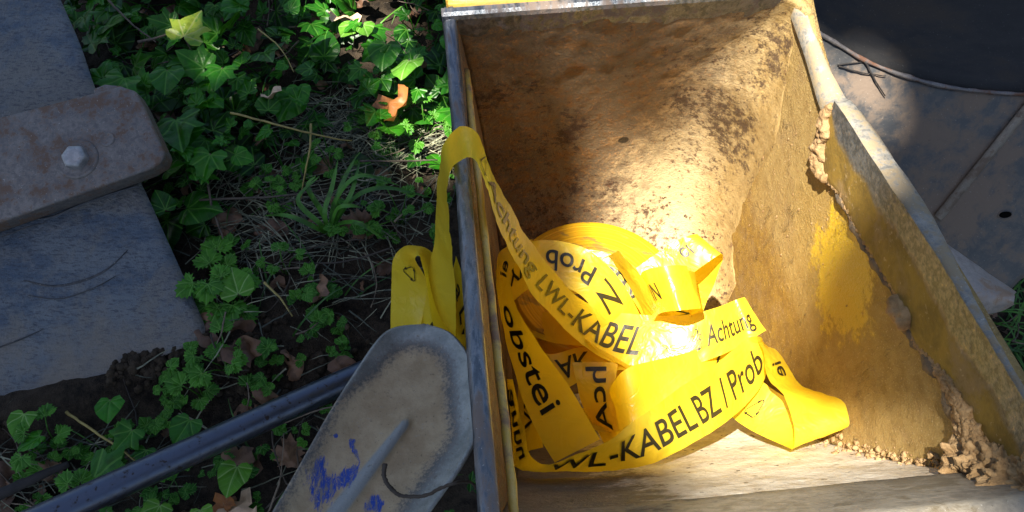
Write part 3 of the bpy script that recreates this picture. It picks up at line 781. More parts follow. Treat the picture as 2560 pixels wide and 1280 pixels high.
# --- outside left loops
L1 = [(972,930,1052,930,2.95,.8),(976,820,1050,830,2.92,.8),(978,730,1066,745,2.88,.7),(982,655,1062,690,2.80,.7),(1002,622,1040,650,2.74,1),(1030,614,1048,640,2.72,1),(1070,625,1052,655,2.74,1),(1095,665,1066,720,2.78,.9),(1130,730,1080,800,2.80,.7),(1165,800,1105,880,2.80,.6),(1190,870,1130,940,2.82,.6)]
L2 = [(1140,640,1128,700,2.84,.8),(1160,700,1130,760,2.84,.8),(1180,780,1140,830,2.84,.8),(1190,860,1150,900,2.86,.8)]
specs = [
 (A, [('@', 8.5, 9.3, 1, .6), ('Achtung', 9.5, 12.65, 1, .5), ('LWL', 12.95, 14.1, 1, .5), ('-KABEL', 14.15, 16.6, 1, .58), ('@', 17.15, 17.4, 1, .3), ('@', 17.95, 18.4, 1, .46), ('PE-LD', 18.0, 18.38, 1, .13), ('Achtung', 18.55, 20.6, 1, .46)]),
 (B, [('annu', .35, 3.0, -1, .55), ('WL', 4.4, 6.0, 1, .58), ('-KABEL', 6.1, 8.8, 1, .55), ('BZ', 8.95, 9.85, 1, .55), ('/', 10.05, 10.3, 1, .55), ('Prob', 10.5, 12.4, 1, .55)]),
 (C, [('ie', 1.9, 2.6, 1, .45), ('A', 10.7, 11.35, -1, .5), ('@', 9.7, 10.25, -1, .5)]),
 (E_, [('obstei', 4.0, 6.6, -1, .50), ('ei', 2.1, 3.0, 1, .45)]),
 (F_, [('VY', 1.2, .1, -1, .45), ('Prob', 3.9, 1.9, -1, .5), ('/ Z', 6.2, 4.3, -1, .45)]),
 (P_, [('ABEL', 3.2, 1.0, -1, .45)]),
 (Hh, [('IN', 2.6, 3.2, 1, .4)]),
 (I_, [('ei', 1.7, 2.3, -1, .5), ('WL', 7.9, 6.9, 1, .5)]),
 (J_, [('AK', 1.0, 2.2, -1, .6), ('-L', 2.6, 3.5, -1, .5)]),
 (K_, []), (R_, [('KV', .8, 2.2, 1, .5)]), (S_, []), (T_, []), (U_, []),
 (Q_, [('hcA', .3, 3.2, 1, .5)]),
 (M_, [('/', 1.3, 1.0, 1, .4)]),
 (L1, [('@', 2.5, 3.3, 1, .36)]),
 (L2, [('a LW', .7, 3.0, 1, .5)]),
]
for sts, txt in specs:
    rb = Ribbon(sts); st = rb.build()
    for t_ in txt: put_text(rb, st, *t_)
    if sts is A: put_text(rb, st, 'ei', 1.4, .3, -1, .5)
# torn fringe on the end
# --- the roll itself
def roll():
    c = At(1483, 752, 2.98); vd = ray(1480, 765).normalized()
    ax = (Vector((.08, .22, .97))).normalized()
    x = ax.orthogonal().normalized(); y = ax.cross(x)
    sc_ = D; ro, ri, hw = .292*sc_, .145*sc_, TW*sc_/2
    sec = []
    for k in range(25): sec.append((ri+(ro-ri)*k/24, hw + .0006*math.sin(k*2.4)))
    sec += [(ro+.0005, hw*.6), (ro+.0008, 0), (ro+.0005, -hw*.6)]
    sec += [(ro-(ro-ri)*k/6, -hw) for k in range(7)] + [(ri, 0)]
    rows = []
    for i in range(97):
        q = 2*math.pi*i/96; cq, sq = math.cos(q), math.sin(q)
        rows.append([Vector(((r_*(1+.006*math.sin(3*q)))*cq, (r_*(1+.006*math.sin(3*q)))*sq, h)) for r_, h in sec])
    vs, fs = grid(rows, True)
    o = mesh('tape_roll', vs, fs, M['roll'], None, world=False)
    o.parent = troot; rot = ax.to_track_quat('Z', 'Y')
    o.rotation_euler = rot.to_euler(); o.location = c - troot.location
    o['label'] = 'thick wound coil of the tape'
roll()

# ================================================================ SECOND BUCKET (upper right)
def bilpatch(P00, P10, P01, P11, nx, ny, bulge=0):
    rows = []
    for i in range(ny+1):
        a = i/ny; rows.append([(P00.lerp(P10, k/nx)).lerp(P01.lerp(P11, k/nx), a) for k in range(nx+1)])
    return rows
# sloping plate: plane through three points
PA, PB, PC = Vector((.30, .42, .05)), Vector((1.0, .44, .04)), Vector((.30, .64, .34))
pn = (PB-PA).cross(PC-PA).normalized()
def onplate(x, y, off=0.0):
    r = ray(x, y); t = (PA+pn*off-ORI).dot(pn)/r.dot(pn); return ORI + r*t
sroot = empty('excavator_bucket', (.62, .52, 0)); tag(sroot, 'larger dark steel bucket in the shade behind the rusty one', 'bucket')
arc = [(1940,20),(2010,62),(2080,102),(2160,150),(2250,186),(2350,214),(2450,228),(2560,236),(2700,240),(2860,238)]
bot = [(2120,560),(2180,640),(2250,690),(2330,740),(2400,748),(2470,748),(2520,730),(2560,695),(2640,680),(2860,640)]
aa = catmull(arc, 8); bb = catmull(bot, 8); rows = []
for (a, b), (c, d) in zip(aa, bb):
    rows.append([onplate(a+(c-a)*k/30, b+(d-b)*k/30) for k in range(31)])
vs, fs = grid(rows)
# bolt hole: a flat black disc paints in the shade inside it
hc = onplate(2512, 536)
def inhole(p): 
    d = p-hc; return (d.x/.0085)**2+(d.y/.0055)**2 < 1
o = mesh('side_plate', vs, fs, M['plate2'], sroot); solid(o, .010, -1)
hv, hf = tube_geo([hc-pn*.001*s for s in (0,)]+[hc], .001, 8) if False else (None, None)
rows = []
for s, zz in ((1.12, .0), (1.0, .0012), (.92, .0004), (.86, -.0002)):
    rows.append([hc + Vector((1, 0, 0))*(.0082*s*math.cos(q)) + (pn.cross(Vector((1, 0, 0))).normalized())*(.0047*s*math.sin(q)) + pn*(zz+.0006) for q in [2*math.pi*k/28 for k in range(28)]])
v1, f1 = grid(rows, True); mesh('hole_rim', v1, f1, M['plate2'], sroot)
n = N('black_hole_shadow'); M['black'] = n.done(n.bsdf((.004, .004, .004, 1), 1.0, spec=0))
v1 = [hc+pn*.0012+Vector((1, 0, 0))*(.0072*math.cos(q))+(pn.cross(Vector((1, 0, 0))).normalized())*(.0040*math.sin(q)) for q in [2*math.pi*k/28 for k in range(28)]]
mesh('bolt_hole_shade', v1, [tuple(range(28))], M['black'], sroot)
# dark concave shell rising from the arc
rows = []
for s in range(15):
    q = s/14; ang = q*1.5
    dy = .20*math.sin(ang)*1.0; dz = .30*(1-math.cos(ang))*.9
    rows.append([onplate(a, b) + Vector((.02*q, dy+.003, dz+.02*q)) for a, b in aa])
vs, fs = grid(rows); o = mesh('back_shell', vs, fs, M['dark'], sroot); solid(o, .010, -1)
pts = [onplate(a, b, .002) for a, b in aa]; rad = [.0024*(1+.5*noise.noise(p*60)) for p in pts]
vs, fs = tube_geo(pts, rad, 8, .12); mesh('weld_bead', vs, fs, M['weld'], sroot)
# raised strip
rows = []
e0, e1 = Vector((2345, 545, 0)), Vector((2640, 180, 0)); dn = (e1-e0).normalized(); pe = Vector((-dn.y, dn.x, 0))
for k in range(31):
    c_ = e0.lerp(e1, k/30); wv = 1+.06*noise.noise(Vector((k*.9, 0, 0)))
    rows.append([onplate(c_.x+pe.x*s_, c_.y+pe.y*s_, h_) for s_, h_ in ((-12*wv, .0003), (-10*wv, .004), (9, .0045), (12*wv, .0003))])
vs, fs = grid(rows); mesh('reinforcing_strip', vs, fs, M['strip2'], sroot)
# worn blade end that pokes out beside the near rim
top = [(2290,560),(2345,605),(2400,645),(2450,680),(2495,712),(2533,738)]
low = [(2330,690),(2372,735),(2415,762),(2452,776),(2495,770),(2529,752)]
tt = catmull(top, 8); ll = catmull(low, 8); rows = []
for (a, b), (c, d) in zip(tt, ll):
    row = []
    for k in range(15):
        q = k/14; p = Gz(a+(c-a)*q, b+(d-b)*q, .185 + .030*math.sin(q*math.pi*.8+.3))
        p += Vector((0, 0, .0012*noise.noise(p*60))); row.append(p)
    rows.append(row)
vs, fs = grid(rows); o = mesh('cutting_edge', vs, fs, M['blade2'], sroot); solid(o, .009, 0); bevel(o, .002)
# crossed twig shadows, modelled as thin dark strands on the plate
def curvething(name, px, mt, rad, label, cat, z=None, fn=None, group=None, jit=.15, taper=.5):
    P = catmull(px, 8); pts = []
    for i, p in enumerate(P):
        q = fn(p[0], p[1]) if fn else Gz(p[0], p[1], p[2] if len(p) > 2 else z)
        q = q + Vector((noise.noise(q*90), noise.noise(q*90+Vector((9, 0, 0))), 0))*.0010
        pts.append(q)
    rad_ = [rad*(1-(1-taper)*i/(len(pts)-1)) for i in range(len(pts))]
    v, f = tube_geo(pts, rad_, 7, jit); o = mesh(name, v, f, mt, attr={'tint': [random.random()]*len(v)})
    if label: tag(o, label, cat, group)
    return o
M['stick_shadow'] = mat_flat('dark_stick_and_shadow', (.012, .010, .010, 1), (.02, .016, .015, 1), .8)
gS = 'twig shadows modelled as thin dark strands crossed on the plate'
curvething('twig_shadow', [(2095,163),(2130,158),(2163,154)], M['stick_shadow'], .0009, 'shortest twig shadow modelled as a dark strand, top of the three on the brown plate', 'twig', fn=lambda x, y: onplate(x, y, .0018), group=gS)
curvething('twig_shadow', [(2098,166),(2150,180),(2215,190)], M['stick_shadow'], .0010, 'twig shadow modelled as a dark strand, nearly level on the brown plate, crossing a steeper one', 'twig', fn=lambda x, y: onplate(x, y, .0026), group=gS)
curvething('twig_shadow', [(2163,154),(2185,195),(2213,240)], M['stick_shadow'], .0012, 'twig shadow modelled as a dark strand running steeply down the brown plate', 'twig', fn=lambda x, y: onplate(x, y, .0036), group=gS)

# ================================================================ LEFT PLATE WITH BOLTED BAR
SA, SB, SC = Gz(150, 0, .150), Gz(510, 840, .040), Gz(0, 1060, .014)
sn = (SB-SA).cross(SC-SA).normalized()
if sn.z < 0: sn = -sn
def onslab(x, y, off=0.0):
    r = ray(x, y); t = (SA+sn*off-ORI).dot(sn)/r.dot(sn); return ORI + r*t
proot = empty('steel_plate', Gz(200, 760, 0)); tag(proot, 'blue-grey scuffed steel plate resting on the soil with a rusty bar bolted across it', 'plate')
redge = [(120,-80),(152,0),(200,110),(240,225),(290,340),(355,462),(400,560),(445,660),(490,762),(513,822),(500,852)]
lowe = [(-500,-80),(-500,0),(-500,120),(-500,300),(-500,500),(-500,700),(-500,850),(-500,980),(-480,1080),(-400,1200),(-240,1146),(-80,1082)]
re_ = catmull(redge, 8); le_ = catmull(lowe, 8); rows = []
for (a, b), (c, d) in zip(re_, le_):
    rows.append([onslab(c+(a-c)*(k/40), d+(b-d)*(k/40), -.0006*0 + (-.004*max(0, (k-38)/2)**2) + .0012*noise.noise(Vector((a*.004+k*.1, b*.004, 0)))) for k in range(41)])
vs, fs = grid(rows)
o = mesh('plate', vs, [f[::-1] for f in fs], M['slab'], proot); m_ = solid(o, .026, 0); 
o.modifiers['thick'].offset = -1
# grooves: dark scuffs as raised rubber-like lips
def scuff(px, wd, nm='scuff_mark'):
    P = catmull(px, 10); rows = []
    for i, (x, y) in enumerate(P):
        q = i/(len(P)-1); ww = wd*math.sin(math.pi*min(1, max(.02, q)))**.6
        p = onslab(x, y); q2 = onslab(x, y+ww)
        dv = q2-p; rows.append([p+sn*.0002, p+dv*.3+sn*.0014, p+dv*.6+sn*.0016, p+dv+sn*.0002])
    vs, fs = grid(rows); return mesh(nm, vs, fs, M['slabdark'], proot)
M['slabdark'] = mat_steel('dark_scuff', (.016, .018, .022, 1), (.04, .043, .05, 1), (.07, .06, .055, 1), .4, .2, .6, 1.5)
scuff([(60,700),(130,712),(200,700),(265,672),(320,625)], 9)
scuff([(70,738),(150,745),(230,720),(290,690)], 5)
scuff([(-40,880),(40,850),(110,822)], 5)
scuff([(0,575),(60,548),(130,538),(220,500),(330,466),(350,468)], 8)
scuff([(5,592),(70,566),(120,556)], 4)
# bar
barp = [(-420,395),(0,292),(300,214),(338,226),(358,262),(412,382),(404,404),(372,424),(0,556),(-420,706)]
bc = catmull(barp + [barp[0]], 3)[:-1]
bt = [onslab(x, y, .030) for x, y in barp]; bb_ = [p - sn*.028 for p in bt]
nb = len(bt); vs = bt+bb_; fs = [tuple(range(nb)), tuple(range(nb, 2*nb))[::-1]]+[(i, i+nb, (i+1) % nb+nb, (i+1) % nb) for i in range(nb)]
o = mesh('clamp_bar', vs, fs, M['bar'], proot, smooth=True); bevel(o, .0035, 3)
o['label'] = 'rusty mauve-brown bar with rounded end'
# lug behind the bar
lp_ = [(232,222),(262,210),(300,214),(330,226),(330,250),(240,260)]
bt = [onslab(x, y, .014) for x, y in lp_]; bb_ = [p - sn*.03 for p in bt]; nb = len(bt)
o = mesh('back_lug', bt+bb_, [tuple(range(nb)), tuple(range(nb, 2*nb))[::-1]]+[(i, i+nb, (i+1) % nb+nb, (i+1) % nb) for i in range(nb)], M['bar'], proot, smooth=False); bevel(o, .002)
c = onslab(194, 398, .030); ex = (onslab(240, 398, .030)-c).normalized(); ey = sn.cross(ex)
px_m = (onslab(195, 398, .030)-c).length
def disc(rads, n_=32, name='washer', mt=None, hexa=False, parent=proot, cen=None):
    rows = []
    for r_, h_ in rads:
        row = []
        for k in range(n_):
            q = 2*math.pi*k/n_ + .3
            rr = r_
            if hexa: rr = r_*math.cos(math.pi/6)/math.cos(((q % (math.pi/3))-math.pi/6))
            row.append((cen or c) + ex*(rr*math.cos(q)) + ey*(rr*math.sin(q)) + sn*h_)
        rows.append(row)
    vs, fs = grid(rows, True); fs.append(tuple(range(len(vs)-n_, len(vs))))
    return mesh(name, vs, fs, mt, parent, smooth=True)
q_ = px_m
ws = disc([(54*q_, -.001), (52*q_, .0012), (49*q_, .0024), (44*q_, .0018), (38*q_, .0010), (36*q_, .0016), (20*q_, .0016)], name='washer', mt=M['bar'])
hd = disc([(32*q_, .001), (32*q_, .009), (29*q_, .012), (20*q_, .0135), (8*q_, .0135)], 36, 'bolt_head', M['bolt'], True); 
c2 = onslab(268, 348, .030)
disc([(20*q_, .0002), (18*q_, .0016), (15*q_, .0012), (12*q_, .0002), (5*q_, -.0001+.0003)], 24, 'plug', M['bar'], cen=c2)

# ================================================================ PIPE, STICK, SHOVEL
def pipe():
    a = At(40, 1335, 2.42); b = At(905, 888, 3.22); b.z = .02
    a = At(60, 1318, .80/D); d = (b-a).normalized()
    pts = [a + d*(b-a).length*(1.25*k/48) for k in range(49)]
    rad = .0150
    a2, b2 = pts[0], pts[-1]
    n_ = N('black_enamel_tube')
    sp = n_.noise(120, 4, .6); f_ = n_.noise(420, 3, .6); bg_ = n_.noise(24, 4, .6)
    c_ = n_.mix(n_.ramp(sp, .60, .66), (.075, .088, .13, 1), (.03, .02, .02, 1))
    c_ = n_.mix(n_.ramp(bg_, .5, .7, 0, .4), c_, (.05, .048, .045, 1))
    M['pipe'] = n_.done(n_.bsdf(c_, n_.ramp(sp, .45, .65, .36, .6), .9, n_.bump(n_.math('ADD', sp, f_), .30, .0006), spec=.9, Coat_Weight=.6, Coat_Roughness=.3))
    vs, fs = tube_geo(pts, rad, 40)
    tag(mesh('steel_pipe', vs, fs, M['pipe']), 'black glossy steel tube lying on the ground and passing under the shovel blade', 'pipe')
pipe()
tag(curvething('dark_stick', [(-60,1262,.05),(40,1218,.045),(110,1185,.04),(172,1160,.03)], M['stick_shadow'], .0075, None, None, jit=.06), 'short dark stick at the lower left corner beside the tube', 'stick')

shroot = empty('shovel', Gz(900, 1100, 0)); tag(shroot, 'narrow round-nosed shovel with dusty blade and scraps of blue paint leaning against the bucket', 'shovel')
Lp = [(1062,812),(1005,815),(965,830),(935,862),(905,905),(868,962),(820,1040),(775,1120),(730,1200),(680,1285),(640,1350)]
Rp = [(1066,812),(1118,828),(1150,858),(1172,895),(1180,960),(1185,1030),(1188,1095),(1160,1155),(1120,1215),(1070,1285),(1030,1345)]
def sd2(p, a, b):
    dx, dy = b[0]-a[0], b[1]-a[1]; t = max(0, min(1, ((p[0]-a[0])*dx+(p[1]-a[1])*dy)/(dx*dx+dy*dy+1e-9)))
    return math.hypot(p[0]-a[0]-dx*t, p[1]-a[1]-dy*t)
Lc = catmull(Lp, 9); Rc = catmull(Rp, 9); rows = []; att = []; nxs = 44
ED = list(zip(Lc[:-1:2], Lc[2::2]))+list(zip(Rc[:-1:2], Rc[2::2]))
ribA, ribB = Vector((1014, 1058)), Vector((790, 1345))
for i, ((ax, ay), (bx, by)) in enumerate(zip(Lc, Rc)):
    row = []
    for k in range(nxs+1):
        q = k/nxs; x = ax+(bx-ax)*q; y = ay+(by-ay)*q
        # distance from the blade's edge in pixels
        de = min(sd2((x, y), u_, v_) for u_, v_ in ED)
        e_ = min(1, de/110)
        z = .315 + .030*(y-812)/500 - .020*(1-(1-e_)**2)
        z += .0009*noise.noise(Vector((x*.01, y*.01, 5)))
        dv = ribB-ribA; t_ = ((Vector((x, y))-ribA).dot(dv))/dv.length_squared
        pd = (Vector((x, y))-(ribA+dv*t_)).length
        rw = 13+20*max(0, t_)
        rib = 0
        if t_ > -.06: rib = math.exp(-(pd/rw)**2*1.6)*min(1, (t_+.06)/.07)
        z += .0095*rib
        p = Gz(x, y, z); row.append(p); att.append((de, rib))
    rows.append(row)
vs, fs = grid(rows)
def mat_blade():
    n = N('shovel_blade_steel')
    e = n.attr('edge'); rb = n.attr('rib')
    mid = n.noise(45, 6, .7); fine = n.noise(330, 4, .65); big = n.noise(12, 4, .6)
    steel = n.mix(n.ramp(mid, .35, .65), (.20, .215, .21, 1), (.33, .345, .335, 1))
    dark = n.mix(n.ramp(fine, .4, .6), (.10, .10, .095, 1), (.17, .16, .15, 1))
    dirt = n.mix(n.ramp(mid, .35, .65), (.34, .255, .15, 1), (.44, .345, .215, 1))
    y = n.xyz()[1]
    # grime ring where the dish starts, dust inside; ring fades toward the left edge
    es = n.math('ADD', e, n.math('MULTIPLY', n.math('SUBTRACT', mid, .5), 30))
    side = n.math('MULTIPLY', n.attr('left'), 55)
    es = n.math('ADD', es, side)
    c = n.mix(n.ramp(n.math('ADD', es, n.math('MULTIPLY', n.math('SUBTRACT', fine, .5), 60)), 22, 55), steel, dark)
    c = n.mix(n.ramp(n.math('ADD', es, n.math('MULTIPLY', n.math('SUBTRACT', fine, .5), 70)), 46, 84), c, dirt)
    c = n.mix(n.ramp(rb, .35, .75), c, (.26, .275, .27, 1))
    # blue paint remains
    pn_ = n.noise(60, 9, .85, vec=n.mapping(n.obj(), (2.4, .55, 1), rot=(0, 0, R(35))))
    reg = n.attr('paint')
    c = n.mix(n.ramp(n.math('ADD', n.math('MULTIPLY', pn_, 1.3), reg), 1.02, 1.10), c, n.mix(n.ramp(n.noise(150, 6, .8, vec=n.mapping(n.obj(), (2.4, .5, 1), rot=(0, 0, R(35)))), .45, .62), (.016, .06, .34, 1), (.20, .18, .16, 1)))
    c = n.mix(n.ramp(n.noise(500, 2, .5), .64, .70, 0, .6), c, (.36, .32, .25, 1))
    c = n.mix(n.ramp(fine, .60, .70, 0, .5), c, (.10, .08, .06, 1))
    return n.done(n.bsdf(c, n.ramp(es, 20, 80, .45, .85), n.ramp(es, 30, 70, .35, 0), n.bump(n.math('ADD', fine, mid), .5, .0012)))
def gsp(x, y, cx, cy, s1, s2, ang):
    c_, s_ = math.cos(R(ang)), math.sin(R(ang)); u = (x-cx)*c_+(y-cy)*s_; v = -(x-cx)*s_+(y-cy)*c_
    return math.exp(-(u/s1)**2-(v/s2)**2)
leftv = []; paint = []
for i, ((ax, ay), (bx, by)) in enumerate(zip(Lc, Rc)):
    for k in range(nxs+1):
        q = k/nxs; x = ax+(bx-ax)*q; y = ay+(by-ay)*q
        leftv.append(max(0, min(1, (y-880)/120))*max(0, 1-q*1.9))
        pv = .20*gsp(x, y, 800, 1200, 120, 70, -50) + .55*gsp(x, y, 878, 1190, 36, 18, -45) + .52*gsp(x, y, 935, 1262, 46, 34, -40) +   .30*gsp(x, y, 815, 1235, 80, 48, -55) + .30*gsp(x, y, 790, 1165, 52, 20, -50) + .5*gsp(x, y, 888, 1130, 26, 9, 60)+.7*gsp(x, y, 838, 1090, 8, 7, 0)+.7*gsp(x, y, 880, 1105, 9, 7, 0)
        paint.append(min(.9, pv))
o = mesh('blade', vs, fs, mat_blade(), shroot, attr={'edge': [a for a, b in att], 'rib': [b for a, b in att], 'left': leftv, 'paint': paint})
solid(o, .0025, 0)
hp = [Gz(775, 1370, .372), Gz(700, 1460, .385), Gz(560, 1640, .40), Gz(300, 1990, .40)]
vs, fs = tube_geo([hp[0], hp[1]], [.012, .017], 16); mesh('socket', vs, fs, M['rim'], shroot)
vs, fs = tube_geo([hp[1], hp[2], hp[3], hp[3]+(hp[3]-hp[2])*1.5], .0155, 16); mesh('handle', vs, fs, M['wood'], shroot).data.attributes.new('tint', 'FLOAT', 'POINT')
rootpx = [(962,1158,.352),(958,1185,.350),(968,1212,.350),(985,1232,.350),(1010,1241,.350),(1060,1238,.354),(1100,1222,.366),(1140,1208,.372),(1175,1205,.355),(1190,1222,.32)]
tag(curvething('thin_root', rootpx, M['twig'], .0019, None, None, jit=.25), 'thin curled brown root lying across the shovel blade', 'root')

# ================================================================ PLANTS
IVY = [(0,0),(.10,-.10),(.30,-.20),(.50,-.12),(.56,.02),(.44,.14),(.52,.26),(.66,.42),(.52,.46),(.34,.46),(.26,.58),(.18,.78),(0,1.0)]
HEART = [(0,0),(.12,-.12),(.32,-.16),(.48,-.02),(.54,.18),(.50,.38),(.42,.55),(.28,.74),(.12,.88),(0,.98)]
TOOTH = [(0,0),(.08,.08),(.30,.02),(.24,.18),(.46,.24),(.34,.34),(.50,.48),(.36,.50),(.42,.68),(.26,.66),(.28,.86),(.12,.82),(0,1.0)]
OVAL = [(0,0),(.16,.12),(.28,.32),(.30,.5),(.26,.7),(.14,.88),(0,1.0)]
def leaf_geo(shape, size, pos, yaw, tilt, roll_=0, curl=.25, tint=None, widen=1.0, waves=.05):
    """leaf lying in its own plane, petiole at pos; returns verts, faces, uvs, tints"""
    half = shape; out = [(x*widen*random.uniform(.93, 1.07), y) for x, y in half]
    out2 = [(-x*random.uniform(.9, 1.08), y) for x, y in out[-2:0:-1]]
    ring = out+out2; nn = len(ring); cx, cy = 0, .30
    V = []; UV = []
    for s in (1.0, .62, .28):
        for x, y in ring: V.append((cx+(x-cx)*s, cy+(y-cy)*s))
    V.append((cx, cy))
    Fc = []
    for r_ in (0, 1):
        for i in range(nn): Fc.append((r_*nn+i, r_*nn+(i+1) % nn, (r_+1)*nn+(i+1) % nn, (r_+1)*nn+i))
    for i in range(nn): Fc.append((2*nn+i, 2*nn+(i+1) % nn, 3*nn))
    rt = Matrix.Rotation(yaw, 3, 'Z') @ Matrix.Rotation(tilt, 3, 'X') @ Matrix.Rotation(roll_, 3, 'Y')
    ph = random.random()*6
    P = []
    for x, y in V:
        z = .16*abs(x) - curl*(x*x+.6*(y-.3)**2) + waves*math.sin(9*x+ph)*math.cos(7*y+ph)
        P.append(Vector(pos) + rt @ (Vector((x, y, z))*size)); UV.append((x, y))
    t = random.random() if tint is None else tint
    return P, Fc, UV, [t]*len(P)
class Bag:
    def __init__(s): s.V = []; s.F = []; s.U = []; s.T = []
    def add(s, g):
        P, Fc, UV, T = g; k = len(s.V); s.V += P; s.F += [tuple(i+k for i in f) for f in Fc]; s.U += UV; s.T += T
    def addt(s, pts, rad, seg=5, tint=None):
        v, f = tube_geo(pts, rad, seg); t = random.random() if tint is None else tint
        s.add((v, f, [(0, 0)]*len(v), [t]*len(v)))
    def build(s, name, mt, parent=None, smooth=True): return mesh(name, s.V, s.F, mt, parent, uv=s.U, attr={'tint': s.T}, smooth=smooth)
def topx(p):                                                    # world -> photo pixel, used only to thin or thicken the planting
    d = p-ORI; c_ = d.y*math.sin(TH)-d.z*math.cos(TH); v = d.y*math.cos(TH)+d.z*math.sin(TH); return 1280+F*d.x/c_, 640-F*v/c_
def inbucket(x, y, m=0.0):
    p = Vector((x, y, 0)); l = p.dot(LAT)/D; f_ = p.dot(FWD)/D
    return -.05-m < l < 1.12+m and .15-m < f_ < 2.05+m
def inslab(x, y):
    px, py = topx(Vector((x, y, .05)))
    return py < 1040 and px < 165+.415*max(0, py) and px < 500 and not (py > 860 and px > 260) 
def density(px, py):
    """how thick the ivy stands"""
    if px > 1100 and py > 300: return .15
    b = 400 + 180*max(0, (700-px)/400) - 60*max(0, (px-800)/300)
    d = max(0, min(1, (b-py)/90+.5))
    if px < 560 and 380 < py < 560: d = 1
    return d
random.seed(21)
ivy = Bag(); bare = [(1090, 340, 60), (940, 60, 70), (850, 330, 85)]
cnt = 0
for i in range(5200):
    x = random.uniform(-1.15, .25); y = random.uniform(-.1, 1.35)
    if inbucket(x, y, .03) or inslab(x, y): continue
    px, py = topx(Vector((x, y, .03)))
    if random.random() > density(px, py)*.80+.012: continue
    if any((px-a)**2+(py-b)**2 < r_*r_*random.uniform(.3, 1) for a, b, r_ in bare): continue
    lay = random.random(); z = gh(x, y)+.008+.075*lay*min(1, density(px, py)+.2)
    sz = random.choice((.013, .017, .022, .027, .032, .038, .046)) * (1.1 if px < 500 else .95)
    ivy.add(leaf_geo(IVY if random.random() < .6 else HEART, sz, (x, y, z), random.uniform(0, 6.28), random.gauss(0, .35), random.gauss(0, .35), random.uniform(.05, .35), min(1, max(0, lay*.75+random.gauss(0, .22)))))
    cnt += 1
    if random.random() < .5:
        a = Vector((x, y, z)); ivy_p = [a, a+Vector((random.gauss(0, .015), random.gauss(0, .015), -.02)), a+Vector((random.gauss(0, .03), random.gauss(0, .03), -z*.8))]
        ivy.addt(ivy_p, .0009, 4, .6)
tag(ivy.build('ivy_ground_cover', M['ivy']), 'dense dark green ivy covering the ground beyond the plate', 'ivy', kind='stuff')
# --- leaf litter
random.seed(5)
lit = Bag()
for i in range(900):
    x = random.uniform(-1.1, .9); y = random.uniform(-.1, 1.35)
    if inbucket(x, y, .03) or inslab(x, y): continue
    sz = random.uniform(.012, .045); z = gh(x, y)+random.uniform(.001, .018)
    lit.add(leaf_geo(random.choice((OVAL, HEART, TOOTH)), sz, (x, y, z), random.uniform(0, 6.28), random.gauss(0, .5), random.gauss(0, .6), random.uniform(.3, 1.2), random.random()**1.5, waves=.16))
tag(lit.build('leaf_litter', M['dead']), 'brown dead leaf litter scattered over the dark soil', 'leaf litter', kind='stuff')
# --- twig and root litter
tw = Bag()
for i in range(850):
    x = random.uniform(-1.1, .9); y = random.uniform(-.1, 1.35)
    if inbucket(x, y, .04) or inslab(x, y): continue
    a = random.uniform(0, 6.28); L_ = random.uniform(.03, .16)*random.uniform(.5, 1); p = Vector((x, y, gh(x, y)+random.uniform(.003, .05))); pts = []
    bend = random.gauss(0, .25); rise = random.gauss(0, .15)
    ok = True
    for k in range(9):
        pts.append(p.copy()); a += bend*.4+random.gauss(0, .12); p += Vector((math.cos(a), math.sin(a), rise))*L_/8
        if inbucket(p.x, p.y, .01) or inslab(p.x, p.y): ok = False
        p.z = max(p.z, gh(p.x, p.y)+.001)
    if ok: tw.addt(pts, [random.uniform(.0005, .0016)*(1-.5*k/9) for k in range(9)], 5, random.random()**1.2)
tag(tw.build('twig_litter', M['twig']), 'thin brown twigs and roots strewn over the soil', 'twigs', kind='stuff')
# --- dry clippings
hay = Bag()
def strand(bag, x, y, z0, L_, w_, a, rise, tint, bend=.2, n_=7):
    p = Vector((x, y, z0)); rows = []; T = []
    for k in range(n_):
        s = k/(n_-1); side = Vector((-math.sin(a), math.cos(a), random.gauss(0, .2)))*w_*(1-s**2*.9)
        rows.append([p-side, p+side]); a += random.gauss(0, bend)*.5; r_ = rise*(1-1.6*s)
        p = p+Vector((math.cos(a), math.sin(a), r_))*L_/(n_-1)
        if inbucket(p.x, p.y, 0): return
    v, f = grid(rows); bag.add((v, f, [(0, 0)]*len(v), [tint]*len(v)))
zones = [((850, 330), 75, 420), ((650, 550), 120, 330), ((880, 480), 170, 180), ((1060, 360), 50, 120), ((800, 1100), 330, 130), ((700, 650), 230, 180), ((100, 1200), 110, 100)]
for (cx, cy), sd, n_ in zones:
    for i in range(n_):
        px = random.gauss(cx, sd*1.2); py = random.gauss(cy, sd*.62); g = Gz(px, py)
        if inbucket(g.x, g.y, .02) or inslab(g.x, g.y): continue
        ang = random.gauss(.1, .6) if random.random() < .6 else random.uniform(0, 6.28)
        strand(hay, g.x, g.y, gh(g.x, g.y)+random.uniform(.002, .022), random.uniform(.02, .085), random.uniform(.0004, .0011), ang, random.gauss(.05, .15), random.random()**1.6, .25)
for i in range(350):
    x = random.uniform(-1.2, 1.3); y = random.uniform(-.2, 1.4)
    if inbucket(x, y, .02) or inslab(x, y): continue
    strand(hay, x, y, gh(x, y)+random.uniform(.002, .02), random.uniform(.02, .07), random.uniform(.0004, .0009), random.uniform(0, 6.28), random.gauss(.05, .2), random.random()**2, .25)
tag(hay.build('dry_grass_clippings', M['hay'], smooth=False), 'dry grey-green grass clippings matted on the soil', 'grass', kind='stuff')
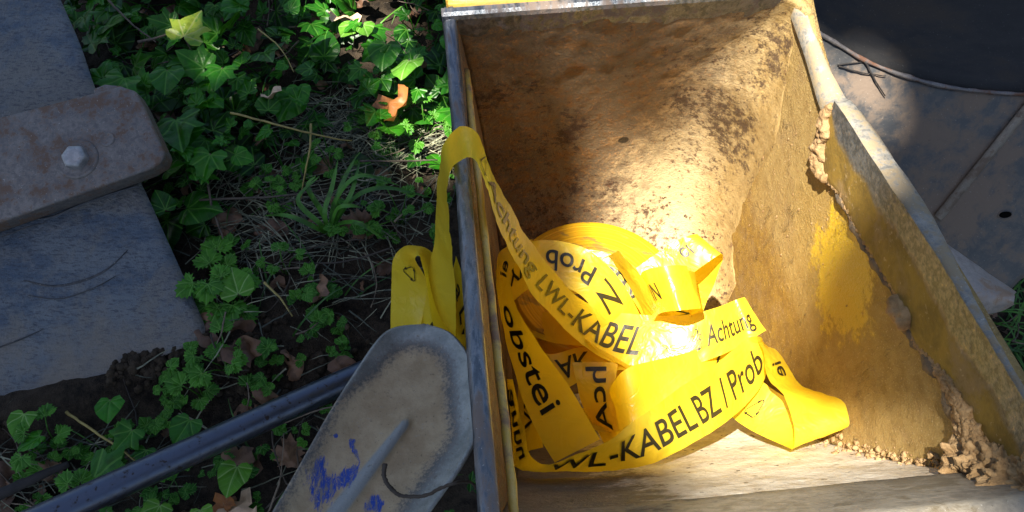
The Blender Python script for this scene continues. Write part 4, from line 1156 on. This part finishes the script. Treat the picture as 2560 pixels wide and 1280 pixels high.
# --- sparse grass
gr = Bag()
for i in range(1500):
    if i < 120: px, py = random.gauss(2560, 60), random.gauss(900, 100); g = Gz(px, py); x, y = g.x, g.y
    else: x = random.uniform(-1.2, 1.3); y = random.uniform(-.2, 1.4)
    if inbucket(x, y, .02) or inslab(x, y): continue
    if i >= 500 and x < .2 and random.random() > .35: continue
    L_ = random.uniform(.03, .10); a = random.uniform(0, 6.28)
    strand(gr, x, y, gh(x, y), L_, random.uniform(.0008, .0017), a, random.uniform(.4, 1.3), random.random(), .12, 8)
tag(gr.build('short_grass', M['grass'], smooth=False), 'sparse short green grass blades growing through the soil', 'grass', kind='stuff')
# --- grass tuft in the middle
tuft = empty('grass_tuft', Gz(822, 590)); tag(tuft, 'tuft of broad green grass blades growing between ivy and bucket', 'grass tuft')
blades = [[(822,590,.005),(835,520,.04),(860,450,.07),(893,388,.085)],[(822,590,.005),(840,500,.05),(900,440,.08),(1000,465,.06)],[(822,590,.005),(810,540,.03),(770,470,.06),(790,440,.07)],
          [(822,590,.005),(850,530,.045),(880,480,.07),(900,400,.075)],[(822,590,.005),(800,560,.03),(745,500,.05),(800,440,.075)],[(822,590,.005),(842,525,.05),(875,515,.06),(905,520,.05)],
          [(822,590,.005),(812,530,.04),(830,470,.06),(845,400,.08)],[(822,590,.005),(850,560,.03),(900,560,.05),(960,600,.03)],[(822,590,.005),(790,570,.03),(720,540,.045),(660,540,.02)],[(822,590,.005),(880,500,.06),(960,470,.07),(1080,495,.04)]]
for bp in blades:
    P = catmull(bp, 7); rows = []
    for i, (x, y, z) in enumerate(P):
        s = i/(len(P)-1); p = Gz(x, y, z+.01); q = P[min(i+1, len(P)-1)]; q0 = P[max(i-1, 0)]
        d = Gz(q[0], q[1], q[2])-Gz(q0[0], q0[1], q0[2]); sd = d.cross(Vector((0, 0, 1))).normalized()*.0034*(math.sin(math.pi*min(1, s*.85+.12)))**.7*(1 if s < .97 else .2)
        rows.append([p-sd+Vector((0, 0, .001)), p, p+sd+Vector((0, 0, .001))])
    v, f = grid(rows); mesh('grass_blade', v, f, M['grass'], tuft, attr={'tint': [random.uniform(.35, .95)]*len(v)})
# --- herb plants with lobed leaves
random.seed(33)
def herb(px, py, n_, size, label, spread=.035, mt='herb', bright=None):
    g = Gz(px, py, 0); root = empty('herb_plant', (g.x, g.y, gh(g.x, g.y)))
    tag(root, label, 'herb plant', 'small lobed-leaf herb plants on the soil')
    stems = Bag()
    for i in range(n_):
        a = 6.28*i/n_+random.gauss(0, .3); rr = spread*random.uniform(.35, 1); top = Vector((g.x+math.cos(a)*rr, g.y+math.sin(a)*rr, gh(g.x, g.y)+random.uniform(.03, .06)))
        stems.addt([Vector((g.x, g.y, gh(g.x, g.y))), Vector((g.x, g.y, 0)).lerp(top, .5)+Vector((0, 0, .012)), top], .0008, 5, .7)
        b = Bag(); sz = size*random.uniform(.75, 1.15)
        for da in (-1.0, 0, 1.0):
            b.add(leaf_geo(TOOTH, sz*(1 if da == 0 else .85), top, a-1.57+da+random.gauss(0, .1), random.gauss(-.1, .22), random.gauss(0, .2), .2, random.uniform(.3, 1) if bright is None else bright, 1.1))
        b.build('leaf', M[mt], root)
    stems.build('stem', M['grass'], root)
for a in [(1065, 342, 9, .021, 'bright sunlit herb plant with jagged leaves beside the hanging tape', .045), (560, 720, 7, .026, 'herb plant with jagged leaves growing by the right edge of the plate', .040),
          (600, 765, 5, .024, 'low herb plant just below the jagged one beside the plate', .03), (585, 935, 6, .019, 'herb plant on bare soil between plate corner and tube', .032),
          (515, 1000, 4, .020, 'small herb plant directly above the tube', .028), (830, 430, 5, .014, 'small herb plant left of the grass tuft tips', .03), (1010, 565, 6, .016, 'small herb plant left of the hanging tape strand', .035),
          (935, 350, 5, .016, 'small herb plant below the orange dead leaf', .03), (720, 690, 4, .015, 'tiny herb plant on the litter right of the leafy clump', .025), (150, 1120, 4, .017, 'small herb plant below the plate at lower left', .028),
          (250, 1250, 4, .017, 'small herb plant beside the lower end of the tube', .025), (690, 520, 4, .013, 'tiny herb plant among clippings above the leafy clump', .025)]: herb(*a)
gh_ = Bag()
for i in range(620):
    px = random.uniform(380, 1130); py = random.uniform(430, 1290)
    if random.random() < .25: px = random.uniform(-50, 500); py = random.uniform(1060, 1290)
    g = Gz(px, py)
    if inbucket(g.x, g.y, .02) or inslab(g.x, g.y): continue
    if noise.noise(Vector((px*.008, py*.008, 3))) < .02: continue
    a = random.uniform(0, 6.28); top = Vector((g.x, g.y, gh(g.x, g.y)+random.uniform(.006, .035))); sz = random.uniform(.006, .016); tn_ = random.uniform(.0, .8)
    for da in (-1, 0, 1): gh_.add(leaf_geo(random.choice((TOOTH, HEART)), sz, top, a+da, random.gauss(0, .3), random.gauss(0, .3), .2, tn_))
tag(gh_.build('ground_herbs', M['herb']), 'tiny green seedlings and herbs scattered over the litter', 'herbs', kind='stuff')
# --- single ivy leaves one can point at
def ivyleaf(px, py, z, size, yaw, tilt, label, mt='ivy', shape=IVY, tint=.8, roll_=0, name='ivy_leaf', cat='ivy leaf', curl=.2, grp='single ivy leaves'):
    g = Gz(px, py, z); root = empty(name, (g.x, g.y, gh(g.x, g.y))); tag(root, label, cat, grp)
    b = Bag(); b.add(leaf_geo(shape, size, g, R(yaw), R(tilt), R(roll_), curl, tint)); b.build('leaf', M[mt], root)
    s = Bag(); g0 = Vector((g.x-.012, g.y+.01, gh(g.x, g.y))); s.addt([g, (g+g0)/2+Vector((.004, 0, .004)), g0], .0009, 5, .5); s.build('stem', M['twig'], root)
ivyleaf(440, 300, .085, .060, -160, 8, 'largest ivy leaf, dark with pale veins, right of the bolted bar', tint=.45, roll_=6)
ivyleaf(460, 92, .10, .050, -20, 5, 'yellowing ivy leaf with ragged outline near the top edge', 'ivyy', tint=.6)
ivyleaf(555, 170, .09, .040, 175, 5, 'glossy mid-green ivy leaf with pale veins left of the clippings', tint=.95)
ivyleaf(525, 385, .08, .043, 170, -8, 'light-veined ivy leaf hanging below the dark ones right of the bar end', tint=.75)
ivyleaf(310, 195, .09, .050, 165, 4, 'broad ivy leaf behind the bolted bar corner', tint=.7)
ivyleaf(418, 175, .09, .042, 185, 0, 'heart-shaped ivy leaf above the largest ivy leaf', shape=HEART, tint=.55)
ivyleaf(1022, 150, .09, .046, 168, 20, 'bright folded leaf with curved veins near the bucket rim', 'ivyb', HEART, .7, 25, 'green_leaf', 'leaf', .5)
ivyleaf(908, 60, .08, .026, 200, 5, 'small bright heart-shaped leaf in the sun fleck', 'ivyb', HEART, .5)
ivyleaf(880, 62, .07, .028, 150, 5, 'lime green leaf half hidden behind the sun-flecked heart leaf', 'ivyb', HEART, .9)
ivyleaf(1135, 275, .09, .040, 190, 10, 'pale-veined ivy leaf touching the bucket rim above the tape', tint=1.0)
ivyleaf(965, 110, .09, .044, 175, -5, 'rounded dark ivy leaf right of the sun fleck', shape=HEART, tint=.5)
ivyleaf(595, 735, .05, .040, 20, 5, 'round light-green leaf with a bite hole beside the plate', 'ivyb', HEART, .1)
ivyleaf(592, 1165, .055, .036, 170, 5, 'bright green ivy leaf lying below the tube', 'ivyb', HEART, .2)
ivyleaf(330, 1075, .045, .034, 150, 0, 'dark ivy leaf with white veins just above the tube', tint=.7)
ivyleaf(365, 1125, .04, .024, 170, 5, 'smaller dark ivy leaf touching the tube', tint=.4)
ivyleaf(275, 1000, .05, .030, 190, 10, 'green leaf at the soil edge of the plate', shape=HEART, tint=1)
ivyleaf(475, 1050, .05, .034, 160, 10, 'broad leaf growing up behind the tube', shape=HEART, tint=.6)
ivyleaf(60, 1035, .05, .030, 175, 5, 'bright leaf at the left edge below the plate', 'ivyb', HEART, .1)
ivyleaf(100, 1090, .05, .028, 130, 5, 'folded green leaf below the bright leaf at far left', shape=HEART, tint=.9, roll_=30)
ivyleaf(235, 1195, .075, .058, -95, 8, 'wide grey-green ivy leaf overlapping the tube near its lower end', tint=.55)
ivyleaf(400, 1262, .06, .030, 160, 5, 'lime leaf at the bottom edge below the tube', 'ivyb', HEART, .6)
ivyleaf(500, 1275, .06, .026, 200, 5, 'small lime leaf at the bottom edge nearer the shovel', 'ivyb', HEART, .9)
# --- single dead leaves
def deadleaf(px, py, z, size, yaw, tilt, label, mt, shape=HEART, curl=.6):
    g = Gz(px, py, z); b = Bag(); b.add(leaf_geo(shape, size, g, R(yaw), R(tilt), 10, curl, .6, waves=.16)); tag(b.build('dead_leaf', M[mt]), label, 'dead leaf', 'single dead leaves')
deadleaf(985, 250, .06, .052, 180, 10, 'crumpled orange-brown dead leaf between ivy and bucket', 'rustleaf', IVY)
deadleaf(905, 45, .05, .050, 100, 10, 'pale tan dead leaf in the sun fleck near the top', 'tanleaf', OVAL, .3)
deadleaf(700, 215, .07, .040, 160, 15, 'narrow tan dead leaf hanging between ivy leaves', 'tanleaf', OVAL, .8)
deadleaf(620, 1268, .04, .050, 120, 5, 'yellowish torn dead leaf at the bottom edge left of the shovel', 'tanleaf', IVY, .4)
deadleaf(562, 1240, .03, .032, 190, 0, 'reddish brown dead leaf left of the shovel', 'rustleaf', IVY, .7)
# --- single stems and twigs
gt = 'single twigs on the ground'
for px, mt, rad, lab in [([(575,282,.09),(650,300,.085),(730,322,.08),(830,345,.06),(880,352,.05)], 'stem', .0017, 'long yellowish stem crossing from the ivy toward the clippings'),
        ([(519,450,.05),(530,520,.04),(555,590,.03),(565,640,.03)], 'twig', .0018, 'straight pale twig standing below the light-veined ivy leaf'),
        ([(778,310,.07),(775,370,.06),(762,430,.05),(752,500,.02)], 'stem', .0017, 'brown stem hanging from the clippings toward the grass tuft'),
        ([(270,0,.09),(330,60,.09),(390,105,.09)], 'twig', .0018, 'straight twig running down from the top left ivy'),
        ([(345,105,.09),(400,92,.09),(450,65,.08)], 'twig', .0022, 'thick pale twig beside the yellowing leaf'),
        ([(645,72,.09),(700,120,.09),(735,180,.08)], 'stem', .0012, 'reddish arching stem in the upper ivy'),
        ([(900,402,.05),(980,403,.05),(1095,400,.05)], 'twig', .0017, 'grey horizontal twig ending at the hanging tape'),
        ([(870,155,.06),(895,182,.06),(930,185,.06),(955,215,.05)], 'twig', .0013, 'pale crooked twig on the brown litter'),
        ([(640,985,.03),(700,640,.03)], 'twig', .0001, None),
        ([(660,705,.05),(700,745,.04),(730,790,.03)], 'stem', .0016, 'short yellow stem right of the herb clump'),
        ([(165,1030,.03),(230,1075,.04),(300,1120,.04),(345,1160,.03)], 'stem', .0018, 'brown stem leaning toward the tube at lower left'),
        ([(980,620,.03),(850,655,.03),(700,655,.03)], 'twig', .0014, 'long low twig beneath the grass tuft'),
        ([(500,500,.04),(700,490,.04),(830,470,.03)], 'twig', .0018, 'long low twig crossing the grass clippings'),
        ([(905,500,.05),(1000,560,.05),(1090,430,.05)], 'twig', .0001, None),
        ([(985,555,.04),(1040,500,.05),(1092,440,.05)], 'twig', .0013, 'slanting twig behind the hanging tape strand'),
        ([(1235,8,.04),(1236,9,.04)], 'twig', .0001, None)]:
    if lab: curvething('twig', px, M[mt], rad, lab, 'twig', group=gt)
# --- soil clods near the plate corner
random.seed(9); parts = []
for i in range(1500):
    px = random.gauss(560, 120); py = random.gauss(905, 45)
    if random.random() < .6: px = random.uniform(-60, 560); py = 1062-.40*px+random.gauss(8, 22)
    g = Gz(px, py); 
    if inslab(g.x, g.y) or inbucket(g.x, g.y, .01): continue
    r_ = .0009+.0055*random.random()**2.5; c_ = Vector((g.x, g.y, gh(g.x, g.y)+r_*.3)); b2 = bmesh.new(); bmesh.ops.create_icosphere(b2, subdivisions=2, radius=1); off = Vector((i*2.3, 0, 0))
    vv = [c_+v.co*(1+.5*noise.noise(v.co*1.7+off))*r_ for v in b2.verts]; ff = [tuple(v.index for v in f.verts) for f in b2.faces]; b2.free(); parts.append((vv, ff))
v, f = merge(parts); tag(mesh('soil_crumbs', v, f, M['soil']), 'dark crumbs of soil heaped at the corner of the plate', 'soil', kind='stuff')

# ================================================================ UNSEEN TREE above the frame, gaps in its crown shaped to place the sun patches
random.seed(77)
HC = 5.6
def up(p, h=HC): return p + SUN*((h-p.z)/SUN.z)
def rimpt(x, y, zz=-1.7):
    r = ray(x, y); return ORI + r*(zz/r.z)*D
gap = [(.27,1.58),(.45,1.68),(.66,1.71),(.72,1.80),(.80,1.95),(1.22,2.0),(1.17,1.12),(.98,1.0),(.82,.80),(.85,.62),(1.04,.50),(1.0,.26),(.60,.27),(.50,.5),(.42,.7),(.38,.9),(.32,1.2),(.27,1.42)]
G = []
for l_, y_ in gap:                                              # where the sun comes through, over the bucket
    q = up(Wd(l_, y_, -2.2)); G.append((q.x, q.y))
def inpoly(x, y, P):
    c_ = False; j = len(P)-1
    for i in range(len(P)):
        if (P[i][1] > y) != (P[j][1] > y) and x < (P[j][0]-P[i][0])*(y-P[i][1])/(P[j][1]-P[i][1])+P[i][0]: c_ = not c_
        j = i
    return c_
spots = [(Gz(1075, 345, .04), .050), (Gz(910, 45, .04), .062), (Gz(955, 100, .04), .025), (Gz(1010, 190, .08), .020), (Gz(470, 80, .08), .012), (Gz(560, 170, .08), .012), (onplate(2170, 230), .028), (Gz(1180, 10, .43), .02), (Gz(1330, 5, .43), .02)]
spots = [(up(p), r_) for p, r_ in spots]
cb = Bag(); c0 = up(Gz(1150, 500, 0)); k = 0
for i in range(19000):
    x = c0.x+random.uniform(-1.45, 1.3); y = c0.y+random.uniform(-1.0, 1.0)
    if ((x-c0.x)/1.46)**4+((y-c0.y)/1.03)**4 > random.uniform(.75, 1.05): continue
    z = HC+random.uniform(-.25, .25); s = (HC-z)/SUN.z; xx, yy = x+SUN.x*s, y+SUN.y*s      # where its shade falls, seen from the gap plane
    sz = random.uniform(.05, .085)
    hit = False
    for a in range(8):
        qx, qy = xx+math.cos(a*.785)*sz*.45, yy+math.sin(a*.785)*sz*.45
        if inpoly(qx, qy, G): hit = True; break
    if hit: continue
    if any((xx-p.x)**2+(yy-p.y)**2 < (r_+sz*.4)**2 for p, r_ in spots): continue
    b_ = leaf_geo(OVAL, sz, (x, y, z), random.uniform(0, 6.28), random.gauss(0, .4), random.gauss(0, .4), .1, random.random(), 1.6)
    P = b_[0]; c_ = sum(P, Vector())/len(P); sh = Vector((x, y, z))-c_; cb.add(([p+sh for p in P],)+b_[1:]); k += 1
tree = empty('tree', (c0.x-2.6, c0.y-.4, 0)); tag(tree, 'unseen leafy tree overhead, its crown gaps shaped to throw dappled shade on the bucket', 'tree')
cb.build('unseen_crown', M['canopy'], tree)
bb = Bag(); t0 = Vector((c0.x-2.6, c0.y-.4, -.05))
bb.addt([t0, t0+Vector((.05, .02, 1.2)), t0+Vector((.2, .05, 3.6)), t0+Vector((.7, .15, 5.2))], [.17, .14, .12, .09], 14, .5)
bb.build('unseen_trunk', M['bark'], tree)
bb = Bag(); j0 = t0+Vector((.65, .14, 5.1))
for a in ((1.1, 1.2), (1.2, -.5), (1.5, .9), (1.4, -.9)):
    e = Vector((c0.x+(-.9 if a[0] < 1.3 else -.2), c0.y+a[1]*.75, HC)); bb.addt([j0, j0.lerp(e, .5)+Vector((0, 0, .15)), e], [.045, .03, .008], 8, .4)
bb.build('unseen_limb', M['bark'], tree)
